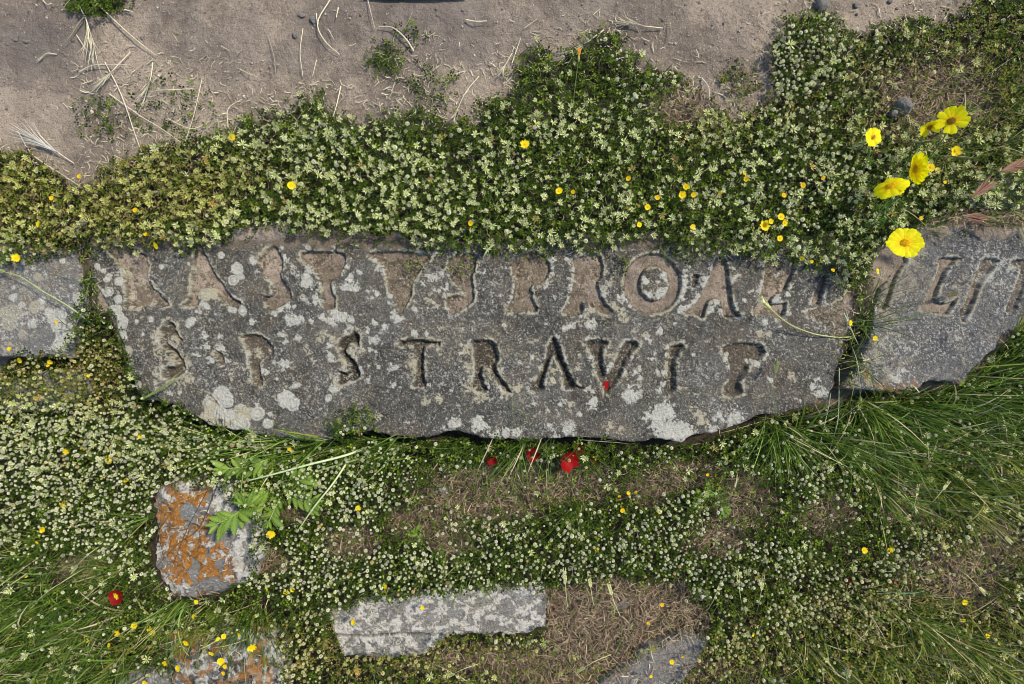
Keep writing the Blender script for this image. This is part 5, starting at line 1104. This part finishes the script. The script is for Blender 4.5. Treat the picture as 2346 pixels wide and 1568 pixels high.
for (x, y, dx, dy) in ((2120, 1165, 40, -45), (2090, 1180, 10, -50), (2200, 1120, 45, 20), (2240, 1090, 50, 10), (2290, 1150, 40, 30), (2060, 1120, 30, 40), (2165, 1075, 50, 25), (2250, 1190, 50, 40), (1880, 1010, 40, 50), (2020, 990, 60, 35), (2230, 980, 60, 30), (2290, 1010, 45, 30), (1700, 1390, -8, -60), (1735, 1400, 10, -55), (1300, 1390, -5, -60), (1360, 1385, -8, -50), (1420, 1410, -20, -55), (1620, 1400, 25, -50), (990, 1520, 55, 30), (1100, 1520, -60, 25), (1400, 1500, -60, 30), (2190, 1300, 50, 45), (150, 1330, -60, 45), (230, 1250, -50, 45), (90, 1490, -60, 30), (60, 1150, -50, 20)):
    stalk((0, 0), 2346/2500., [(x*2500/2346*2346/2500, y), (x+dx*.6, y+dy*.5), (x+dx*1.3, y+dy*1.3)], .0008, (.50, .50, .24), ear=6, lift=.06, name='grass_ear', head='drooping pale grass ear', cat='grass ear')
# purple-brown barley heads at the right edge, tall and near the camera
def barley(px, py, L, ang, z, label, col=(.20, .11, .075)):
    P = W3(px, py, z); e = link('barley_ear', None); bz = -.01; B = W3(px-110, py+20, bz); e.location = B; off = np.array(P-B); d = np.array([cos(ang), sin(ang), .1]); mb = MB()
    for k in range(22):
        p = off+d*L*.6*k/22
        for q in (-1, 0, 1):
            s_ = np.array([-sin(ang)*q, cos(ang)*q, .15+.2*abs(rgS.normal())]); V, F = tube_geo([p, p+d*.006+s_*.003, p+d*L*.38+s_*.012], [.0007, .0011, .00025], 4); mb.add(V, F, np.array(col)*rgS.uniform(.6, 1.7))
    mb.build('seed_head', M_dry, e); mb = MB(); V, F = tube_geo(curve_pts([(0, 0, 0), off*.5+np.array([0, 0, .04]), off, off+d*L*.6], 5), .0010, 5); mb.add(V, F, (.12, .16, .05)); mb.build('stem', M_stem, e); tag(e, label, 'barley ear', 'reddish grass ears at the right edge')
barley(2225, 455, .075, .75, .15, 'reddish brown grass ear slanting above the ledge, left of the two reddish ears'); barley(2205, 495, .07, -.25, .15, 'reddish brown grass ear lying level above the blue grey slab top')
barley(2290, 395, .08, .35, .17, 'reddish brown grass ear nearest the right edge, above the others')

# ---------------------------------------------------------------- grass tufts
rgT = np.random.default_rng(111)
def tuft(px, py, n, L_, head_deg=None, spread=.6, lean=.7, wd=.0024, y=.1, dry=.06, rad=14, droop=.6, z0=None, tint=None, label=None, head='green grass tuft'):
    L = L_*1.25; wd = wd*1.35; n = int(n*.8); ax = px+rgT.normal(0, rad, n); ay = py+rgT.normal(0, rad*.5, n)
    V, F, c = blades(ax, ay, L*rgT.uniform(.45, 1.2, n), rgT, lean, rgT.uniform(.5, 1.2, n)*wd, gcols(n, rgT, np.full(n, y), dry)*(1 if tint is None else np.array(tint)), None if head_deg is None else radians(head_deg), droop, K=7, hspread=spread, z0=z0)
    c0 = V[:, :].min(0)*0+np.array(W3(px, py, float(base_z(np.array([px*1.]), np.array([py*1.]))[0]) if z0 is None else z0))
    o = link('grass_tuft', mesh_np('grass_tuft', V-c0, F, M_blade, {'col': c})); o.location = c0; o['category'] = 'grass'
    if label: o['label'] = label
    else: o['group'] = 'grass tufts'; loc_label(o, head, px, py)
lb = (1.15, 1.25, 1.1)
tuft(1765, 968, 150, .17, -80, .75, .95, tint=lb, label='bright green tuft fanning out from under the slab below the last T')
tuft(1960, 915, 130, .18, -75, .8, .9, tint=lb, label='green tuft spreading down from the joint under the slab ends')
tuft(1975, 740, 60, .10, 0, 1.6, .95, wd=.0016, y=.3, z0=-.02, label='thin green tuft sprouting in the middle of the joint between slabs')
tuft(1962, 830, 70, .10, -60, 1.4, .9, wd=.0018, y=.3, z0=-.02, label='green tuft in the lower part of the joint between slabs')
tuft(1990, 690, 30, .12, 20, .6, 1.0, wd=.0013, y=.3, z0=-.02, label='sparse wispy tuft in the upper part of the joint between slabs')
for (x, y, n, L, h) in ((2060, 925, 120, .16, -30), (2160, 905, 130, .17, -10), (2250, 860, 120, .17, 20), (2320, 790, 110, .17, 40), (2300, 930, 130, .17, 15), (2180, 990, 120, .16, -20), (2060, 1010, 110, .16, -40), (1900, 1000, 110, .17, -50), (2280, 1060, 90, .15, -10), (2140, 1110, 80, .15, -30), (1990, 1110, 80, .15, -45),
                        (2060, 1390, 120, .16, -35), (2160, 1450, 110, .16, -35), (2010, 1470, 90, .14, -50), (2250, 1520, 90, .15, -35), (1900, 1520, 70, .12, -60), (2280, 1330, 60, .14, -20), (1830, 1245, 60, .09, None), (1780, 1340, 50, .10, -70)):
    tuft(x, y, n, L, h, .55, .85, y=.35 if y > 1300 else .1, tint=(1.1, 1.15, 1.0))
for (x, y, n, L, h) in ((90, 1380, 110, .14, 215), (190, 1430, 110, .13, 220), (40, 1500, 100, .14, 215), (160, 1530, 90, .13, 230), (290, 1500, 80, .11, 240), (330, 1180, 60, .10, 200), (110, 1240, 60, .11, 200), (270, 1300, 70, .10, 210)):
    tuft(x, y, n, L, h, .6, .8, y=.25)
for (x, y, n, L, h) in ((420, 1385, 120, .11, 245), (500, 1395, 120, .11, 260), (580, 1390, 120, .12, 280), (470, 1420, 80, .11, 250), (610, 1440, 80, .10, 290)):
    tuft(x, y, n, L, h, .5, .75, y=.15, wd=.0026, tint=(1.05, 1.1, .9))
for (x, y, n, L, h) in ((540, 1005, 90, .12, 185), (640, 1020, 110, .13, 180), (740, 1018, 110, .13, 190), (840, 1010, 90, .12, 210), (920, 1018, 80, .12, 200), (420, 1010, 60, .10, 190)):
    tuft(x, y, n, L, h, .5, 1.0, y=.15, wd=.0028, tint=(1.25, 1.25, 1.2))
for (x, y, n, L, h) in ((1110, 1020, 60, .13, 235), (1190, 1020, 70, .14, 250), (1270, 1018, 60, .12, 260), (1330, 1016, 50, .11, 280), (1060, 1016, 50, .11, 215), (1310, 1180, 60, .10, None), (1080, 1280, 50, .09, None), (1050, 1200, 60, .07, None), (1330, 1140, 50, .12, 240), (890, 1010, 50, .12, 220)):
    tuft(x, y, n, L, h, .6, .9, wd=.0020, tint=(1.2, 1.2, 1.25))
tuft(210, -5, 120, .07, None, .7, .8, wd=.0016, y=.2, label='dark green weed tuft cut by the top edge near the left corner', rad=8)
tuft(880, 140, 70, .035, None, 1, .8, wd=.0014, y=.2, label='small green weed sprig alone on the bare earth', rad=14)
for (x, y, n, L, h) in ((500, 985, 20, .05, 90), (190, 585, 26, .09, 60), (235, 570, 18, .09, 45), (200, 640, 30, .05, None), (1520, 560, 16, .06, None), (2120, 520, 40, .07, 10), (2240, 500, 50, .08, 0), (2300, 470, 60, .14, -10), (2260, 350, 60, .15, 15), (2120, 360, 50, .12, 0), (2040, 460, 50, .12, 200), (1960, 360, 40, .09, 200), (2290, 240, 50, .12, 20)):
    tuft(x, y, n, L, h, .7, .9, wd=.0015, y=.3)
def wide_blade(px, py, qx, qy, w_, col, label, z=.0):
    z = float(base_z(np.array([px*1.]), np.array([py*1.]))[0])+.015; a = np.array(W3(px, py, z)); b = np.array(W3(qx, qy, z+.03)); d = b-a; L = np.linalg.norm(d); s_ = np.cross(d/L, [0, 0, 1.]); V = []
    for t in np.linspace(0, 1, 9):
        p = a+d*t+np.array([0, 0, .03])*sin(pi*t)+s_*.01*sin(2*t); ww = w_*sin(min(t*3+.5, pi/2))*(1-t**3)
        V += [p-s_*ww, p-np.array([0, 0, w_*.5]), p+s_*ww]
    F = []
    for i in range(8): k = 3*i; F += [(k, k+1, k+4, k+3), (k+1, k+2, k+5, k+4)]
    mb = MB(); mb.add(np.array(V)-a, F, col); o = mb.build('long_grass', M_blade); o.location = a; tag(o, label, 'grass blade')
wide_blade(830, 1085, 806, 1170, .0045, (.16, .24, .10), 'broad grey green blade hanging between the two pale stalks')
wide_blade(960, 1010, 620, 1120, .003, (.30, .38, .15), 'long pale green blade sweeping left from the slab foot')
wide_blade(2060, 1395, 2005, 1360, .002, (.20, .30, .16), 'short blue green blade standing among the lower right tufts')
wide_blade(1690, 1075, 1670, 1150, .0022, (.40, .38, .24), 'straw coloured blade slanting below the slab near the small rosette')
wide_blade(1135, 560, 1112, 602, .003, (.34, .42, .20), 'pale green blade lying over the slab edge above the upper line S')
wide_blade(2130, 1350, 1990, 1360, .0028, (.11, .19, .10), 'dark green blade lying level above the lower right tuft')

# ---------------------------------------------------------------- leafy weeds
def weed_leaf_mesh(name, serr, col, nseg=9, wid=.17):
    mb = MB(); V = []; n = nseg*2
    for i in range(n+1):
        t = i/n; w_ = wid*sin(pi*min(t*.92+.06, 1))**.8*(1+serr*(1 if i % 2 else -1)*(.3+.7*(1-t))); z = .10*sin(pi*t)+.015*sin(i*2.1)
        V += [(t, -w_, z+.05*(i % 2)*serr), (t, 0, z-.03), (t, w_, z+.05*((i+1) % 2)*serr)]
    F = []
    for i in range(n): k = 3*i; F += [(k, k+1, k+4, k+3), (k+1, k+2, k+5, k+4)]
    c = np.tile(np.array(col, float), (len(V), 1)); c[1::3] = np.array(col)*1.5+.02; mb.add(V, F, c); return mb.mesh(name, M_leaf)
WL = [weed_leaf_mesh('leaf', s_, c) for s_, c in ((.12, (.13, .205, .025)), (.30, (.10, .17, .025)), (.42, (.085, .15, .02)), (.16, (.16, .235, .04)))]
rgW = np.random.default_rng(121)
def weed(stems, label, Lf=.05, step=.010, zlift=.075):
    o_, sc_, S = stems; first = None; e = link('leafy_weed', None)
    for pts in S:
        pa = crop(o_, sc_, pts); n = len(pa); pw = [W3(x, y, float(base_z(np.array([x]), np.array([y]))[0])+zlift*(.4+.9*i/n)) for i, (x, y) in enumerate(pa)]
        if first is None: first = pw[0]; e.location = first
        L = [np.array(p-first) for p in pw]; c = curve_pts(L, 6); mb = MB(); V, F = tube_geo(c, np.linspace(.0024, .0012, len(c)), 6); mb.add(V, F, (.24, .32, .10)); mb.build('stem', M_stem, e)
        ln = 0; k = 0
        for i in range(1, len(c)):
            ln += np.linalg.norm(c[i]-c[i-1]); d = c[i]-c[i-1]; az = math.atan2(d[1], d[0])
            while ln > step or i == len(c)-1 and k < 999:
                ln -= step; k += 1; last = i == len(c)-1
                for q in ((1, -1) if not last else (1, -1, 0, .5, -.5)):
                    o = link('leaf', WL[rgW.integers(0, 4)], e); s_ = Lf*rgW.uniform(.55, 1.05)*(.62 if last else 1)
                    o.matrix_local = Matrix.Translation(Vector(c[i])) @ Matrix.Rotation(az+q*rgW.uniform(.5, 1.15), 4, 'Z') @ Matrix.Rotation(-rgW.uniform(-.1, .5), 4, 'Y') @ Matrix.Rotation(rgW.normal(0, .3), 4, 'X') @ Matrix.Diagonal((s_, s_, s_, 1))
                if last: break
            if i == len(c)-1: break
    tag(e, label, 'weed')
weed((c6, s6, [[(1680, 330), (1560, 420), (1450, 520), (1340, 580)], [(1700, 330), (1640, 470), (1500, 460)], [(1720, 320), (1790, 330), (1880, 300)]]), 'tall leafy green weed with toothed leaves reaching over the orange boulder', .055)
weed((c6, s6, [[(1750, 380), (1700, 470), (1660, 560)], [(1760, 370), (1850, 430), (1930, 440)], [(1740, 260), (1680, 180), (1600, 200)], [(1760, 250), (1560, 230), (1380, 240)]]), 'paler leafy weed with toothed leaves right behind the taller one', .05)
weed(((1600, 1050), s6, [[(340, 440), (300, 420), (270, 460)], [(345, 440), (370, 400), (330, 370)], [(345, 445), (400, 470), (420, 490)]]), 'small grey green leaf rosette below the slab near the right poppy', .045, .015, .05)
weed(((800, 1050), s6, [[(600, 720), (560, 660), (540, 640)], [(600, 720), (680, 780), (700, 800)]]), 'lobed green leaf rosette among white clover above the pale slab', .04, .02, .02)
weed(((800, 1050), s6, [[(1490, 560), (1520, 530), (1550, 520)], [(1490, 560), (1500, 620)]]), 'small oval leaved weed among clover right of the brown dead patch', .03, .02, .02)

# ---------------------------------------------------------------- loose stones
def pebble(px, py, rx, ry, rz, label=None, mat=None, head='grey pebble', top=None):
    rg_ = np.random.default_rng(int(px*7+py)); n, m_ = 14, 9; V = [(0, 0, 1)]; pl = rg_.normal(0, 1, (9, 3)); pl /= np.linalg.norm(pl, axis=1, keepdims=True); cut = rg_.uniform(.62, .9, 9)
    for j in range(1, m_):
        for i in range(n): a = 2*pi*i/n; b = pi*j/m_; V.append((cos(a)*sin(b), sin(a)*sin(b), cos(b)))
    V.append((0, 0, -1)); V = np.array(V, float)
    for k in range(9):
        dd = V@pl[k]; V = V-np.maximum(dd-cut[k], 0)[:, None]*pl[k]
    V *= 1+rg_.normal(0, .015, (len(V), 1)); q = len(V)-1
    F = [(0, 1+i, 1+(i+1) % n) for i in range(n)]; mb = MB(); c = (1, 1, 1)
    F2 = [(1+(j-1)*n+i, 1+j*n+i, 1+j*n+(i+1) % n, 1+(j-1)*n+(i+1) % n) for j in range(1, m_-1) for i in range(n)]
    F3 = [(q, 1+(m_-2)*n+(i+1) % n, 1+(m_-2)*n+i) for i in range(n)]
    FF = [f+(f[2],) if len(f) == 3 else f for f in F+F2+F3]
    mb.add(V*np.array([rx, ry, rz])*KA, FF, c); o = mb.build('stone', mat or M_stone, smooth=False)
    z = float(base_z(np.array([px*1.]), np.array([py*1.]))[0]) if top is None else top; o.location = W3(px, py, z)+Vector((0, 0, rz*KA*.45)); o.rotation_euler = (0, 0, rg_.uniform(-.4, .4)); o['category'] = 'stone'
    if label: o['label'] = label
    else: o['group'] = 'loose pebbles on the bare earth'; loc_label(o, head, px, py)
pebble(1880, 12, 17, 22, 16, 'pale squared block cut by the top edge, standing in clover'); pebble(2066, 250, 23, 24, 20, 'knobbly whitish stone in the clover near the daisies', top=.03); pebble(2045, 262, 10, 9, 10, 'small whitish stone touching the knobbly one, left', top=.035)
pebble(1872, 194, 11, 10, 9, 'small pale stone sunk in clover below the pale block', top=.03); pebble(719, 47, 10, 9, 6, 'angular grey pebble on bare earth, largest of its cluster'); pebble(691, 36, 9, 6, 4, 'flat brownish pebble left of the angular grey pebble'); pebble(734, 41, 4, 5, 3); pebble(676, 83, 6, 8, 5); pebble(722, 60, 4, 4, 3)
for x, y, r in ((326, 88, 4), (37, 93, 5), (60, 96, 6), (167, 93, 5), (1960, 14, 8), (1785, 168, 7), (1688, 137, 5), (1602, 7, 4), (1520, 47, 5), (1608, 24, 3), (1632, 58, 3), (1570, 12, 3), (2038, 4, 7), (1250, 30, 3), (990, 73, 5), (1000, 22, 4), (1060, 25, 4), (882, 95, 4), (505, 75, 3), (310, 215, 6), (75, 256, 4), (335, 205, 3), (1345, 80, 3), (1420, 120, 3), (805, 55, 3), (550, 130, 2.5),
                (1250, 115, 5), (1420, 30, 3), (1305, 60, 3), (2055, 20, 4), (1480, 100, 4), (430, 40, 3), (100, 165, 3.5), (1120, 60, 3), (600, 30, 3), (620, 170, 3), (1730, 90, 3), (1745, 30, 3.5)):
    pebble(x, y, r, r*.85, r*.6)
pebble(2025, 1050, 26, 18, 14, 'pale stone half hidden by long grass at the lower right'); pebble(1010, 1125, 22, 14, 7, 'lump of pale dried earth in the brown dead patch', M_dry if False else None)
pebble(1425, 1385, 26, 10, 5, 'flat grey stone showing through the tan dry grass mat, upper one'); pebble(1343, 1438, 9, 8, 4, 'small grey stone in the middle of the tan dry grass mat'); pebble(1608, 1362, 20, 16, 8, 'grey stone at the upper right corner of the tan dry grass mat')

# grey woven edge at the top of the frame
def woven():
    mb = MB(); V = []; nx, ny = 60, 14
    for j in range(ny+1):
        for i in range(nx+1):
            u = i/nx; v = j/ny; x = 838+(1070-838)*u; y = -150+(151+4*sin(pi*u))*v
            z = .035*sin(pi*min(v*1.0, 1)*.5+pi*.5)*1+.004; zz_ = max(.012, .05*(1-v**3)); px_, py_ = A2W(x, y, .02); V.append((px_, py_, zz_+.02))
    F = [(j*(nx+1)+i, (j+1)*(nx+1)+i, (j+1)*(nx+1)+i+1, j*(nx+1)+i+1) for j in range(ny) for i in range(nx)]
    m, t, p, out = mat_new('woven_cloth'); g = t.nodes.new('ShaderNodeNewGeometry'); wv = N(t, 'ShaderNodeTexWave', i_Scale=90, i_Distortion=.6); wv.bands_direction = 'DIAGONAL'; t.links.new(g.outputs['Position'], wv.inputs[0])
    t.links.new(ramp(t, wv.outputs[1], [(.2, (.06, .07, .085)), (.8, (.24, .26, .29))]), p.inputs['Base Color']); p.inputs['Roughness'].default_value = .9
    mb.add(V, F); tag(mb.build('cloth_bag', m), 'grey woven fabric edge just showing at the top of the frame', 'bag')
woven()
for h_ in HL: loc_label(*h_)
finish_labels()
